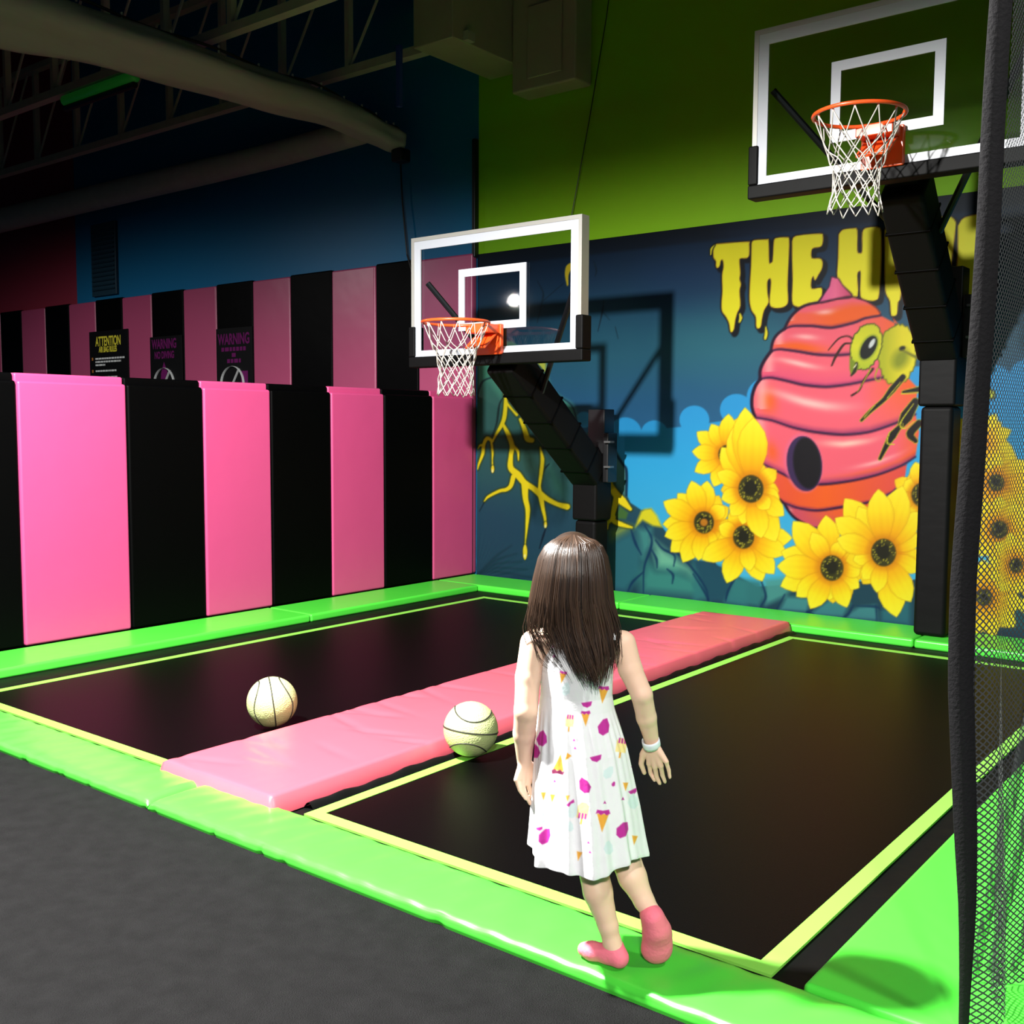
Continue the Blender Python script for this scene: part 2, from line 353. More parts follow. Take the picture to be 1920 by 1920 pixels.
for pts, c, so, al in ((T5([(70, 160), (150, 150), (205, 270), (110, 310), (65, 400)]), (70, 140, 110), 8, .7), (T5([(150, 300), (210, 290), (265, 400), (250, 450), (190, 370)]), (80, 150, 125), 6, .7),
        (T5([(590, 950), (640, 960), (765, 1120), (765, 1260), (640, 1180)]), (58, 118, 100), 14, .7), (T5([(380, 780), (520, 830), (560, 1050), (420, 1050)]), (52, 85, 60), 14, .5),
        (T5([(60, 520), (200, 480), (170, 800), (60, 900)]), (62, 108, 105), 20, .4), (T5([(70, 1250), (700, 1400), (700, 1750), (70, 1800)]), (34, 66, 92), 40, .5)):
    cv.poly(pts, c, so, al)
cv.stroke(T5([(200, 275), (110, 310), (75, 380), (62, 440)]), [2, 4, 2], (22, 50, 52), 1.2)
cv.stroke(T5([(265, 440), (235, 500), (215, 640), (180, 740)]), [2, 4, 2], (22, 45, 45), 1.4)
cv.stroke(T5([(625, 960), (590, 1000), (575, 1050)]), [2, 3, 1], (16, 40, 48), 1.2)
cv.stroke(T5([(600, 1460), (580, 1520), (550, 1620)]), [2, 4, 2], (14, 30, 48), 1.2)
cv.stroke(T5([(120, 1255), (80, 1330)]), [2, 1], (16, 34, 46), 1.2)
for k in range(5): cv.stroke(T5([(60, 1830), (200, 1690+28*k), (330+40*k, 1600+62*k)]), [1, 4, 2], (20, 48, 62), 2.5, .6)
HON = (238, 214, 32)
def honey(pts, wd, edge=True):
    if edge: cv.stroke(pts, [q+4.5 for q in wd], (50, 62, 20), 2.2, .75)
    else: cv.stroke(pts, wd, HON, 1.1)
HV = ((T5([(275, 405), (285, 470), (275, 590), (250, 660), (215, 720), (180, 785)]), [2, 7, 8, 7, 5, 3]), (T5([(290, 480), (340, 540), (372, 575)]), [5, 4, 5]),
        (T5([(265, 650), (310, 740), (335, 820), (325, 900), (325, 990), (380, 1045), (430, 1105), (500, 1150), (560, 1200), (620, 1240), (690, 1275), (765, 1295)]), [5, 9, 9, 8, 11, 13, 11, 10, 12, 9, 8, 11]),
        (T5([(345, 1060), (325, 1130), (290, 1160), (235, 1172), (150, 1215), (118, 1250)]), [9, 8, 7, 6, 5, 2]), (T5([(435, 1120), (440, 1230), (458, 1320), (450, 1450), (440, 1560), (437, 1600)]), [13, 10, 9, 5, 2, 2]),
        (T5([(560, 1210), (575, 1300), (592, 1380), (597, 1430)]), [10, 7, 5, 4]), (T5([(555, 830), (572, 920), (565, 1010), (550, 1130), (555, 1200)]), [2, 7, 7, 5, 9]),
        (T5([(180, 780), (140, 760), (112, 810), (105, 880), (75, 960), (65, 1000)]), [5, 7, 6, 6, 4, 2]), (T5([(112, 815), (85, 815), (68, 840)]), [5, 4, 1]), (T5([(172, 780), (182, 870), (180, 930), (183, 990)]), [4, 4, 2, 3]),
        (T5([(345, 820), (380, 860), (385, 930)]), [6, 5, 2]), (T5([(398, 610), (430, 680), (455, 760), (490, 775)]), [5, 8, 11, 9]))
for ed in (True, False):
    for p, wd in HV: honey(p, wd, ed)
for cx, cy, rx, ry in ((183, 1000, 12, 30), (437, 1650, 17, 60), (597, 1435, 11, 25)):
    c = T5([(cx, cy)])[0]; cv.ell(c[0], c[1], rx/4.175+1.2, ry/4.175+1.2, 0, (40, 50, 25), 1.2, .8); cv.ell(c[0], c[1], rx/4.175, ry/4.175, 0, (240, 214, 50), 1); cv.ell(c[0]-.5, c[1]+ry/4.175*.5, 1.6, 3, 0, (255, 245, 180), 1.2, .9)
# yellow roots right of the post
cv.poly(T3([(1190, 660), (1215, 645), (1260, 640), (1300, 690), (1335, 770), (1270, 760), (1200, 720), (1150, 770), (1165, 720)]), (222, 212, 40), 3)
cv.poly(T3([(985, 800), (1060, 750), (1130, 770), (1080, 810), (990, 860)]), (150, 170, 70), 10, .8)
HV = ((T3([(970, 440), (1000, 520), (1060, 590), (1115, 645)]), [5, 13, 15, 6]), (T3([(1020, 570), (995, 680), (1000, 725), (1050, 750), (1125, 772)]), [12, 8, 9, 9, 4]), (T3([(1000, 700), (960, 740), (955, 780)]), [8, 6, 3]), (T3([(940, 150), (960, 180), (975, 210)]), [6, 8, 2]))
for ed in (True, False):
    for p, wd in HV: honey(p, wd, ed)
cv.poly(T3([(1015, 690), (1045, 625), (1100, 670), (1085, 715), (1030, 710)]), (70, 110, 50), 2, .9)
cv.poly(T3([(970, 260), (1010, 250), (1080, 360), (1080, 550), (1010, 470), (970, 400)]), (86, 148, 140), 5, .8)
cv.stroke(T3([(975, 180), (1005, 250), (1060, 330), (1088, 380), (1088, 550)]), [3, 4, 4, 5, 4], (14, 44, 70), 1.3)
# rocks along the bottom
for pts, c, so, al in ((T3([(990, 870), (1120, 800), (1200, 930), (1190, 1090), (1080, 1220), (980, 1200)]), (44, 104, 118), 10, .95), (T3([(1160, 780), (1260, 780), (1260, 900), (1200, 980)]), (66, 140, 138), 8, .9),
        (T3([(1270, 860), (1420, 980), (1520, 1050), (1600, 1170), (1500, 1080), (1310, 1040)]), (120, 190, 160), 10, .9), (T3([(1280, 950), (1420, 980), (1430, 1060), (1310, 1050)]), (108, 180, 155), 8, .8),
        (T3([(1180, 1130), (1230, 1000), (1300, 1060), (1420, 1060), (1560, 1120), (1640, 1260), (1200, 1220)]), (60, 138, 132), 14, .9), (T3([(1530, 980), (1650, 1030), (1800, 1160), (1760, 1280), (1660, 1270), (1610, 1150)]), (36, 84, 104), 8, .9),
        (T3([(1840, 1110), (1920, 1150), (1920, 1320), (1780, 1290)]), (48, 118, 126), 6, .9), (T4([(0, 900), (80, 1110), (0, 1140)]), (48, 116, 122), 5, .9), (T4([(0, 900), (180, 940), (230, 980), (190, 1120), (90, 1120)]), (30, 74, 96), 6, .9),
        (T4([(200, 1090), (240, 1000), (390, 1020), (420, 1100), (380, 1170), (180, 1140)]), (50, 118, 124), 6, .9), (T4([(410, 1010), (520, 1000), (560, 1080), (530, 1110), (420, 1160)]), (76, 150, 148), 6, .9),
        (T4([(540, 1110), (680, 1120), (660, 1200), (500, 1190)]), (70, 142, 146), 5, .9), (T4([(690, 1200), (800, 1120), (910, 1150), (870, 1230), (700, 1220)]), (62, 134, 140), 5, .9), (T4([(900, 1210), (960, 1170), (1060, 1160), (1070, 1250), (890, 1240)]), (66, 136, 142), 5, .9), (T4([(1090, 1190), (1260, 1130), (1260, 1280), (1090, 1260)]), (44, 108, 122), 6, .9),
        (T4([(1640, 1180), (1780, 1120), (1920, 1120), (1920, 1290), (1640, 1290)]), (40, 90, 100), 8, .9)):
    cv.poly(pts, c, so, al)
for p in (T3([(1120, 790), (1150, 880), (1190, 960)]), T3([(1215, 760), (1260, 840), (1255, 920), (1210, 1050), (1205, 1230)]), T3([(1205, 1080), (1130, 1150), (1095, 1220)]), T3([(1265, 930), (1295, 990), (1300, 1050)]), T3([(1290, 860), (1340, 920), (1420, 965), (1415, 1040)]), T3([(1370, 1060), (1410, 1100), (1405, 1160)]), T3([(1430, 940), (1540, 1050), (1640, 1200), (1650, 1290)]), T3([(1850, 1110), (1790, 1210), (1775, 1280)]),
          T4([(0, 980), (80, 1110), (85, 1150)]), T4([(235, 990), (190, 1120)]), T4([(395, 1020), (420, 1110), (390, 1170)]), T4([(530, 1100), (480, 1190)]), T4([(690, 1190), (660, 1200), (700, 1215)]), T4([(930, 1160), (900, 1210), (860, 1240)]), T4([(1060, 1160), (1065, 1250)]), T4([(950, 1165), (1060, 1170), (1090, 1190)]), T4([(1620, 1290), (1700, 1180), (1800, 1140), (1920, 1160)])):
    cv.stroke(p, [2.5, 5, 2], (14, 50, 86), 1.5, .9)
# lettering
YEL = lambda x, y: ramp((y-470)/120, [(0, (240, 232, 40)), (1, (238, 230, 40))])
LET = [TH([(85, 320), (100, 285), (150, 275), (390, 258), (405, 275), (405, 370), (385, 400), (325, 405), (318, 440), (325, 540), (318, 590), (330, 640), (318, 700), (325, 830), (298, 895), (280, 960), (268, 1040), (250, 1068), (238, 1055), (228, 990), (200, 930), (165, 880), (160, 800), (168, 700), (165, 560), (178, 480), (170, 420), (150, 425), (140, 470), (122, 490), (110, 470), (110, 430), (88, 395)]),
       TH([(430, 270), (450, 245), (560, 238), (580, 255), (585, 440), (605, 445), (620, 420), (630, 260), (650, 225), (740, 218), (765, 240), (760, 420), (750, 640), (755, 780), (740, 825), (690, 848), (620, 845), (592, 800), (605, 620), (590, 585), (568, 620), (570, 720), (580, 800), (540, 870), (520, 950), (510, 1015), (490, 1035), (472, 1015), (468, 930), (430, 870), (412, 780), (415, 640), (425, 480)]),
       TH([(795, 250), (830, 205), (1040, 185), (1068, 205), (1065, 270), (1045, 300), (985, 310), (965, 340), (970, 405), (1040, 408), (1065, 440), (1058, 500), (1030, 550), (1000, 600), (985, 565), (965, 600), (968, 680), (1050, 672), (1060, 720), (1030, 800), (900, 838), (830, 835), (795, 790), (800, 600), (795, 420)]),
       TH([(1215, 190), (1250, 150), (1340, 138), (1378, 155), (1378, 335), (1400, 360), (1425, 340), (1428, 170), (1470, 132), (1560, 128), (1590, 170), (1592, 400), (1575, 720), (1545, 780), (1470, 780), (1410, 745), (1412, 540), (1395, 520), (1378, 560), (1380, 745), (1290, 770), (1205, 600), (1210, 400)]),
       TH([(1630, 160), (1650, 130), (1770, 120), (1780, 300), (1770, 730), (1745, 800), (1735, 905), (1705, 922), (1685, 905), (1675, 790), (1640, 720), (1630, 600)]),
       T2([(1245, 195), (1275, 165), (1360, 160), (1385, 190), (1415, 380), (1418, 200), (1440, 148), (1500, 138), (1532, 165), (1533, 210), (1505, 440), (1485, 520), (1440, 610), (1390, 590), (1330, 430)]),
       T2([(1550, 190), (1585, 145), (1690, 125), (1715, 150), (1712, 200), (1690, 215), (1665, 230), (1660, 290), (1700, 300), (1715, 340), (1690, 385), (1665, 390), (1668, 455), (1730, 470), (1750, 510), (1720, 560), (1665, 575), (1660, 660), (1645, 680), (1630, 600), (1560, 570), (1540, 510), (1548, 350)])]
def rounded(pts): return smooth(list(pts)+[pts[0]], 3)[:-1]
LET = [rounded(p) for p in LET]
for P in LET: cv.poly([(x+5.5, y+5) for x, y in P], (8, 14, 22), 1.6, 1, 4.5)
for P in LET: cv.poly(P, (10, 16, 20), 1.2, 1, 3)
for P in LET: cv.poly(P, (190, 110, 25), 1.2, .8, .9)
for P in LET: cv.poly(P, YEL, 1.1)
for p, wd in ((TH([(322, 905), (330, 940), (320, 975)]), [3, 6, 4]), (TH([(555, 1020), (560, 1080), (552, 1125)]), [2, 6, 5]), (TH([(95, 285), (68, 320), (62, 370)]), [1, 4, 2])):
    cv.stroke(p, [q+3.5 for q in wd], (8, 14, 20), 1.3); cv.stroke(p, wd, (224, 214, 40), 1)
cv.stroke(TH([(565, 880), (558, 1010)]), [6, 2], (8, 14, 20), 1.3)
# hive
PK, OR_, PU, HI = np.array((240, 98, 116.)), np.array((240, 98, 34.)), np.array((120, 40, 95.)), np.array((255, 190, 185.))
def band(left, bottom, top, right, fn, outline=5):
    P = list(left)+list(bottom)+list(right)+list(top)[::-1]
    B = np.array(sorted(bottom)); Tt = np.array(sorted(top)); xl = min(p[0] for p in P); xr = max(p[0] for p in P)
    def col(x, y):
        yt = np.interp(x, Tt[:, 0], Tt[:, 1]); yb = np.interp(x, B[:, 0], B[:, 1]); v = np.clip((y-yt)/np.maximum(yb-yt, 4), 0, 1); u = (x-xl)/(xr-xl)
        c = fn(u, v, x, y); dk = np.clip((v-.84)/.16, 0, 1)**1.5*.85; c = c*(1-dk[:, None])+PU*dk[:, None]
        dl = np.clip(1-u/.035, 0, 1)*.25; hl = np.exp(-((u-.06)/.035)**2)*(v < .75)*.55
        c = c*(1-hl[:, None])+HI*hl[:, None]
        dt = np.clip(1-v/.07, 0, 1)*.5; c = c*(1-dt[:, None])+np.array((150, 50, 80.))*dt[:, None]
        return c
    Q = rounded(P) if False else P
    cv.poly(Q, col, 1.5)
    cv.stroke(list(left), outline, (34, 12, 38), 1.6); cv.stroke(list(bottom), [2.5, 4.5, 3], (40, 10, 48), 1.9, .9)
def mixc(a, b, t): t = np.clip(t, 0, 1)[:, None]; return a*(1-t)+b*t
def f_a(u, v, x, y):    # orange cap with pink top left
    c = mixc(PK[None], OR_[None], .5+np.clip((v-.35)*3, -1, .5)+np.clip((u-.55)*1.5, -.5, .4)); return mixc(c, HI[None], np.exp(-((u-.42)/.09)**2-((v-.42)/.10)**2)*.8)
def f_b(u, v, x, y):
    c = mixc(PK[None], OR_[None], np.exp(-((u-.22)/.20)**2-((v-.82)/.20)**2)*1.1+np.clip((u-.62)*2.2, 0, .9)); return mixc(c, HI[None], np.exp(-((u-.27)/.09)**2-((v-.40)/.10)**2)*.8)
def f_c(u, v, x, y):
    c = mixc(PK[None], np.array((225, 80, 120.))[None], np.clip((v-.45)*1.6, 0, .8)); return mixc(c, HI[None], np.exp(-((u-.27)/.14)**2-((v-.30-.25*u)/.09)**2)*.95)
def f_d(u, v, x, y):
    c = mixc(PK[None], OR_[None], np.exp(-((u-.10)/.05)**2-((v-.55)/.28)**2)*.9+np.clip((u-.66)*3, 0, 1)*np.clip(1.3-v, 0, 1)); return mixc(c, HI[None], np.exp(-((u-.35)/.22)**2-((v-.28-.3*u)/.10)**2)*1.0)
def f_e(u, v, x, y):
    c = mixc(PK[None], OR_[None], np.exp(-((u-.13)/.04)**2-((v-.65)/.2)**2)*.8+np.exp(-((u-.75)/.25)**2-((v-.88)/.06)**2)*.5+np.clip((u-.85)*5, 0, .7)); c = mixc(c, np.array((255, 195, 180.))[None], np.exp(-((u-.58)/.14)**2-((v-.20)/.07)**2)*1.0)
    return mixc(c, HI[None], np.exp(-((u-.75)/.12)**2-((v-.72)/.05)**2)*.7)
def f_f(u, v, x, y): return mixc(OR_[None], np.array((225, 80, 70.))[None], np.abs(u-.45)*2)
def f_g(u, v, x, y): return mixc(np.array((205, 80, 95.))[None], OR_[None], np.clip((u-.2)*2, 0, .8)*np.clip(1.6-2*v, 0, 1))
b7l = T2([(570, 1750), (600, 1800), (640, 1840), (720, 1885)]); b7b = T2([(720, 1885), (900, 1905), (1000, 1860), (1040, 1800)])
b6b = T2([(560, 1745), (650, 1778), (760, 1792), (900, 1772), (1050, 1745), (1180, 1690), (1250, 1610)])
b5b = T2([(430, 1520), (500, 1555), (560, 1585), (650, 1628), (780, 1645), (950, 1625), (1100, 1590), (1230, 1540), (1310, 1490)])
b4b = T2([(398, 1268), (500, 1285), (620, 1325), (740, 1350), (900, 1365), (1050, 1350), (1200, 1300), (1310, 1250)])
b3b = TH([(505, 1492), (560, 1482), (620, 1482), (750, 1510), (900, 1545), (1100, 1562), (1300, 1540), (1500, 1500), (1800, 1440)])
b2b = TH([(605, 1240), (650, 1228), (700, 1225), (850, 1245), (1000, 1270), (1150, 1278), (1310, 1270), (1500, 1240), (1760, 1150)])
b1b = TH([(725, 1040), (780, 1020), (830, 1014), (980, 1015), (1150, 1030), (1350, 985), (1450, 945), (1590, 920)])
b0b = TH([(1040, 800), (1200, 768), (1330, 750)])
band(b7l, b7b, b6b[1:5], T2([(1050, 1750)]), f_g, 5)
band(T2([(440, 1530), (452, 1590), (480, 1650), (520, 1705), (560, 1745)]), b6b, b5b[:8], T2([(1262, 1530)]), f_f, 5)
band(T2([(398, 1268), (382, 1310), (376, 1360), (385, 1420), (405, 1475), (430, 1520)]), b5b, b4b, T2([(1330, 1350)]), f_e, 6)
band(TH([(505, 1492), (462, 1555), (435, 1640), (430, 1720), (440, 1780), (458, 1830)]), b4b, b3b, T2([(1320, 1100)]), f_d, 6)
band(TH([(605, 1240), (560, 1300), (525, 1360), (505, 1420), (505, 1492)]), b3b, b2b, TH([(1800, 1200)]), f_c, 6)
band(TH([(725, 1040), (670, 1080), (630, 1130), (610, 1190), (605, 1240)]), b2b, b1b, TH([(1700, 940), (1760, 1010)]), f_b, 5)
band(TH([(1030, 802), (940, 820), (870, 850), (800, 910), (755, 975), (725, 1040)]), b1b, TH([(1030, 802), (1200, 768), (1330, 755), (1450, 785)]), TH([(1590, 890), (1540, 835)]), f_a, 5)
tip = TH([(1150, 575), (1205, 590), (1245, 650), (1330, 745), (1200, 768), (1040, 802), (1090, 720), (1130, 660)])
cv.stroke(tip+[tip[0]], 4, (60, 20, 50), 1.6); cv.poly(tip, lambda x, y: ramp((x-tip[5][0])/60, [(0, (226, 96, 150)), (.5, (240, 110, 150)), (1, (200, 70, 110))]), 1.4)
cv.stroke(TH([(1040, 800), (1200, 768), (1330, 750), (1450, 785), (1550, 850), (1590, 910)]), [2, 4, 3, 2], (70, 20, 40), 1.6, .8)
# hive entrance
c = T2([(685, 1528)])[0]; cv.ell(c[0]-2, c[1]-1, 36, 56, -.12, (230, 110, 150), 3, .6); cv.ell(c[0], c[1], 33, 52, -.12, (60, 42, 82), 1.4); cv.ell(c[0]+5, c[1]-1, 26, 48, -.10, (20, 18, 24), 2.5)
# bee
def bee_blob(cx, cy, rx, ry, ang, seed, spikes=9, amp=.05):
    r_ = random.Random(seed); pts = []
    for k in range(64):
        t = 2*PI*k/64; q = 1+amp*(r_.random()*2-1); a, b_ = rx*q*math.cos(t), ry*q*math.sin(t)
        pts.append((cx+a*math.cos(ang)-b_*math.sin(ang), cy+a*math.sin(ang)+b_*math.cos(ang)))
    return pts
for p, wd in ((TH([(1340, 1130), (1290, 1105), (1210, 1130), (1120, 1230)]), [4, 3, 3, 2]), (TH([(1320, 1170), (1260, 1180), (1190, 1280), (1150, 1370)]), [3, 4, 5, 3]),
              (TH([(1520, 1400), (1440, 1500), (1400, 1590), (1330, 1640)]), [5, 4, 3, 4])):
    cv.stroke(p, wd, (58, 26, 22), 1.1)
for p in (TH([(1500, 1400), (1440, 1510), (1380, 1610)]), TH([(1560, 1400), (1540, 1480), (1580, 1510), (1605, 1420)])): cv.stroke(p, [3, 2, 1], (170, 160, 40), 1.1)
hb = bee_blob(*TH([(1740, 1270)])[0], 34, 56, .1, 5); cv.poly(hb, (96, 100, 20), 1.2, 1, 2); cv.poly(hb, lambda x, y: ramp((x-hb[0][0]+60)/70, [(0, (176, 180, 30)), (.5, (222, 210, 34)), (1, (228, 220, 40))]), 1.6)
c = TH([(1770, 1310)])[0]; cv.ell(c[0], c[1], 14, 20, .5, (100, 120, 20), 8, .7); c = TH([(1785, 1215)])[0]; cv.ell(c[0], c[1], 6, 4, -.4, (24, 24, 16), 2)
cv.stroke(TH([(1790, 1235), (1920, 1300)]), [3, 6], (110, 110, 30), 2)
hd = bee_blob(*TH([(1460, 1200)])[0], 27, 43, .28, 3); cv.poly(hd, (60, 70, 20), 1.2, 1, 2); cv.poly(hd, lambda x, y: ramp((y-605)/90, [(0, (196, 200, 34)), (.5, (214, 214, 40)), (1, (170, 190, 40))]), 1.4)
jaw = TH([(1310, 1290), (1400, 1370), (1370, 1430), (1325, 1465), (1310, 1400)]); cv.poly(jaw, (120, 140, 30), 1.5); cv.stroke(TH([(1375, 1350), (1355, 1420), (1325, 1460)]), [5, 6, 3], (40, 36, 20), 1.2); cv.stroke(TH([(1350, 1390), (1370, 1360)]), 2, (240, 240, 190), 1)
c = TH([(1482, 1208)])[0]; cv.ell(c[0], c[1], 15.5, 27, .52, (130, 150, 40), 2.5, .8); cv.ell(c[0], c[1], 12.5, 24, .52, (14, 18, 14), 1.2)
c = TH([(1512, 1170)])[0]; cv.ell(c[0], c[1], 4.2, 10, .52, (205, 212, 210), 1.2)
for p, wd in ((T2([(1240, 1040), (1180, 1110), (1130, 1170), (1060, 1230), (1005, 1285)]), [10, 12, 7, 6, 4]), (T2([(1310, 1180), (1260, 1260), (1230, 1310)]), [14, 22, 12]), (T2([(1230, 1310), (1180, 1370), (1150, 1420), (1110, 1500)]), [6, 14, 9, 5]), (T2([(1330, 1110), (1240, 1125)]), [9, 4]), (T2([(1330, 1300), (1280, 1360), (1310, 1400)]), [12, 14, 8])):
    cv.stroke(p, [q+2.6 for q in wd], (196, 190, 40), 1.2); cv.stroke(p, wd, (22, 20, 16), 1.3)
for p in (T2([(1225, 1070), (1150, 1160)]), T2([(1300, 1190), (1225, 1300), (1250, 1330), (1300, 1290)]), T2([(1165, 1350), (1150, 1410), (1190, 1420)]), T2([(1330, 1130), (1230, 1135)]), T2([(1080, 1200), (1020, 1270)])):
    cv.stroke(p, [1.5, 3, 1.5], (205, 200, 44), 1)
wg = T2([(1610, 1010), (1690, 1070), (1755, 1130), (1750, 1160), (1680, 1160), (1610, 1130)]); cv.poly(wg, (30, 36, 24), 1.5, 1, 2); cv.poly(wg, (186, 196, 60), 2); cv.stroke(T2([(1620, 1300), (1625, 1380)]), 9, (190, 190, 36), 2)
# sunflowers
def petal(cx, cy, a, L, wd, r0=12, tipc=(255, 242, 50), basec=(252, 186, 16)):
    ux, uy = math.cos(a), math.sin(a); pts = []
    prof = [(0, .30), (.2, .66), (.42, .96), (.6, 1.0), (.78, .78), (.92, .36), (1, .02)]
    for t, k in prof: pts.append((cx+ux*(r0+(L-r0)*t)-uy*wd*k/2, cy+uy*(r0+(L-r0)*t)+ux*wd*k/2))
    for t, k in prof[::-1]: pts.append((cx+ux*(r0+(L-r0)*t)+uy*wd*k/2, cy+uy*(r0+(L-r0)*t)-ux*wd*k/2))
    def col(x, y):
        d = ((x-cx)*ux+(y-cy)*uy-r0)/(L-r0); s_ = ((x-cx)*-uy+(y-cy)*ux)/(wd/2)
        c_ = ramp(d, [(0, (226, 138, 10)), (.25, basec), (.6, (255, 226, 30)), (1, tipc)])
        k = (np.exp(-(s_/.16)**2)*.16+np.exp(-((s_-.5)/.14)**2)*.10+np.exp(-((s_+.5)/.14)**2)*.10)*np.clip(1.1-d, 0, 1); c_ = c_*(1-k[:, None])+np.array((225, 140, 10.))*k[:, None]
        e = np.clip((np.abs(s_)-.72)/.28, 0, 1)*.22; return c_*(1-e[:, None])+np.array((228, 160, 14.))*e[:, None]
    cv.poly(pts, (196, 130, 14), 1.3, .55, 1.0); cv.poly(pts, col, 1.2)
def flower(cx, cy, R, rc, n, a0, seed, sq=1., ring=False):
    r_ = random.Random(seed)
    for k in range(n): petal(cx, cy, a0+2*PI*(k+.5)/n+r_.uniform(-.1, .1), R*r_.uniform(.80, .95), R*.46, rc*.7, (250, 220, 36), (240, 150, 10))
    for k in range(n): petal(cx, cy, a0+2*PI*k/n+r_.uniform(-.1, .1), R*r_.uniform(.86, 1.08), R*.48, rc*.6)
    cv.ell(cx, cy, rc*1.35, rc*1.35, 0, (214, 134, 12), 5, .7)
    cv.ell(cx, cy, rc*.95, rc, 0, (58, 56, 26), 1.6); cv.ell(cx-1, cy-2, rc*.55, rc*.55, 0, (34, 34, 22), 3)
    if ring: cv.ell(cx, cy, rc*.36, rc*.36, 0, (190, 120, 30), 2)
    for k in range(26):
        t = r_.uniform(0, 2*PI); q = rc*r_.uniform(.45, .92); cv.ell(cx+q*math.cos(t)*.95, cy+q*math.sin(t), 1.3, 1.3, 0, (168, 158, 48), .9, .85)
flower(1868, 905, 78, 16, 11, .5, 21); flower(1845, 1120, 78, 16, 11, .1, 22); flower(1874, 993, 66, 17, 10, .3, 23)
flower(1990, 1130, 84, 18, 11, .3, 26); flower(1975, 960, 70, 17, 10, .6, 27); flower(1835, 830, 60, 14, 10, .2, 24); flower(1905, 1060, 60, 14, 10, .2, 25)
def flower_t(c, rc, tips, back, seed, ring=False, wf=.44):
    """petals drawn to measured tips; back: radius of the filler ring behind"""
    r_ = random.Random(seed); cx, cy = c
    for k in range(9): petal(cx, cy, 2*PI*(k+.3)/9+r_.uniform(-.15, .15), back*r_.uniform(.8, 1), back*.5, rc*.7, (248, 206, 30), (238, 150, 10))
    tp = list(tips); r_.shuffle(tp)
    for x, y in tp:
        Lp = math.hypot(x-cx, y-cy); petal(cx, cy, math.atan2(y-cy, x-cx), Lp, max(30, min(56, Lp*wf)), rc*.7)
    cv.ell(cx, cy, rc*1.3, rc*1.3, 0, (214, 134, 12), 5, .6); cv.ell(cx, cy, rc*.94, rc*1.04, 0, (62, 60, 26), 1.6); cv.ell(cx-1, cy-2, rc*.55, rc*.6, 0, (34, 34, 22), 3)
    if ring: cv.ell(cx, cy, rc*.36, rc*.36, 0, (190, 120, 30), 2)
    for k in range(34):
        t = r_.uniform(0, 2*PI); q = rc*r_.uniform(.5, .92); cv.ell(cx+q*math.cos(t)*.95, cy+q*math.sin(t)*1.04, 1.3, 1.5, 0, (170, 160, 48), .9, .85)
flower_t(T4([(195, 285)])[0], 17, T4([(22, 155), (105, 110), (205, 52), (-5, 268), (10, 385), (120, 470), (300, 60)]), 46, 31)
flower_t(T4([(1330, 520)])[0], 22, T4([(1230, 440), (1290, 330), (1200, 560), (1250, 640), (1340, 700), (1420, 450)]), 60, 39)
flower_t(T4([(62, 680)])[0], 20, T4([(-172, 560), (-90, 512), (-10, 440), (80, 440), (-165, 760), (-130, 850), (-60, 910), (30, 900), (110, 830), (180, 590), (-175, 690)]), 62, 33, True)
flower_t(T4([(292, 765)])[0], 21, T4([(52, 895), (195, 1030), (400, 1020), (468, 978), (540, 860), (572, 770), (470, 690), (150, 700), (330, 960), (130, 850)]), 62, 34)
flower_t(T4([(335, 485)])[0], 25, T4([(300, 15), (350, 75), (165, 245), (140, 390), (165, 545), (220, 640), (285, 690), (395, 770), (478, 790), (525, 640), (500, 545), (240, 120), (440, 600)]), 62, 32)
flower_t(T4([(805, 945)])[0], 23, T4([(580, 675), (770, 640), (488, 935), (512, 850), (508, 1050), (680, 1180), (790, 1130), (892, 1172), (962, 1060), (985, 960), (860, 790), (690, 740), (600, 1110)]), 66, 35)
flower_t(T4([(1105, 855)])[0], 25, T4([(880, 542), (825, 655), (835, 775), (1075, 488), (1215, 470), (985, 1010), (1065, 1085), (1180, 1228), (1262, 1140), (1320, 960), (1330, 760), (1310, 620), (930, 900), (960, 590)]), 76, 36, False, .42)
# build the vinyl sheet
me = bpy.data.meshes.new('mural_banner')
wave = .004*np.sin(gx*2.1)*np.sin(gz*1.3)*np.clip(np.minimum(gz-.05, 2.9-gz)*4, 0, 1)
cor = np.exp(-((gx-.0)**2/.5+(gz-.0)**2/.12))*.006*np.sin(np.arctan2(gz+.01, gx+.01)*26)
co = np.stack([gx, np.full_like(gx, MY)-np.abs(wave)*.3-np.abs(cor), gz], 1)
ii = (np.arange(nv-1)[:, None]*nu+np.arange(nu-1)[None, :]).ravel()
faces = np.stack([ii, ii+1, ii+nu+1, ii+nu], 1).astype(np.int32)
me.vertices.add(nu*nv); me.vertices.foreach_set('co', co.astype(np.float32).ravel())
me.loops.add(faces.size); me.loops.foreach_set('vertex_index', faces.ravel())
me.polygons.add(len(faces)); me.polygons.foreach_set('loop_start', np.arange(0, faces.size, 4, dtype=np.int32)); me.polygons.foreach_set('loop_total', np.full(len(faces), 4, np.int32))
me.polygons.foreach_set('use_smooth', np.ones(len(faces), bool)); me.update()
at = me.color_attributes.new('print', 'FLOAT_COLOR', 'POINT')
MUR = .53
rgb = np.clip(lin(np.clip(cv.c, 0, 255))*MUR, 0, .93); at.data.foreach_set('color', np.concatenate([rgb, np.ones((len(rgb), 1))], 1).astype(np.float32).ravel())
mm, N, L, bs = nodemat('mural_print'); a_ = N.new('ShaderNodeAttribute'); a_.attribute_name = 'print'; L.new(a_.outputs['Color'], bs.inputs['Base Color']); bs.inputs['Roughness'].default_value = .5; bs.inputs['Specular IOR Level'].default_value = .12
me.materials.append(mm)
mu = empty('mural', (0, 0, 0)); tag(mu, 'wide mural of a pink beehive, bee and sunflowers lettered THE HIVE', 'mural')
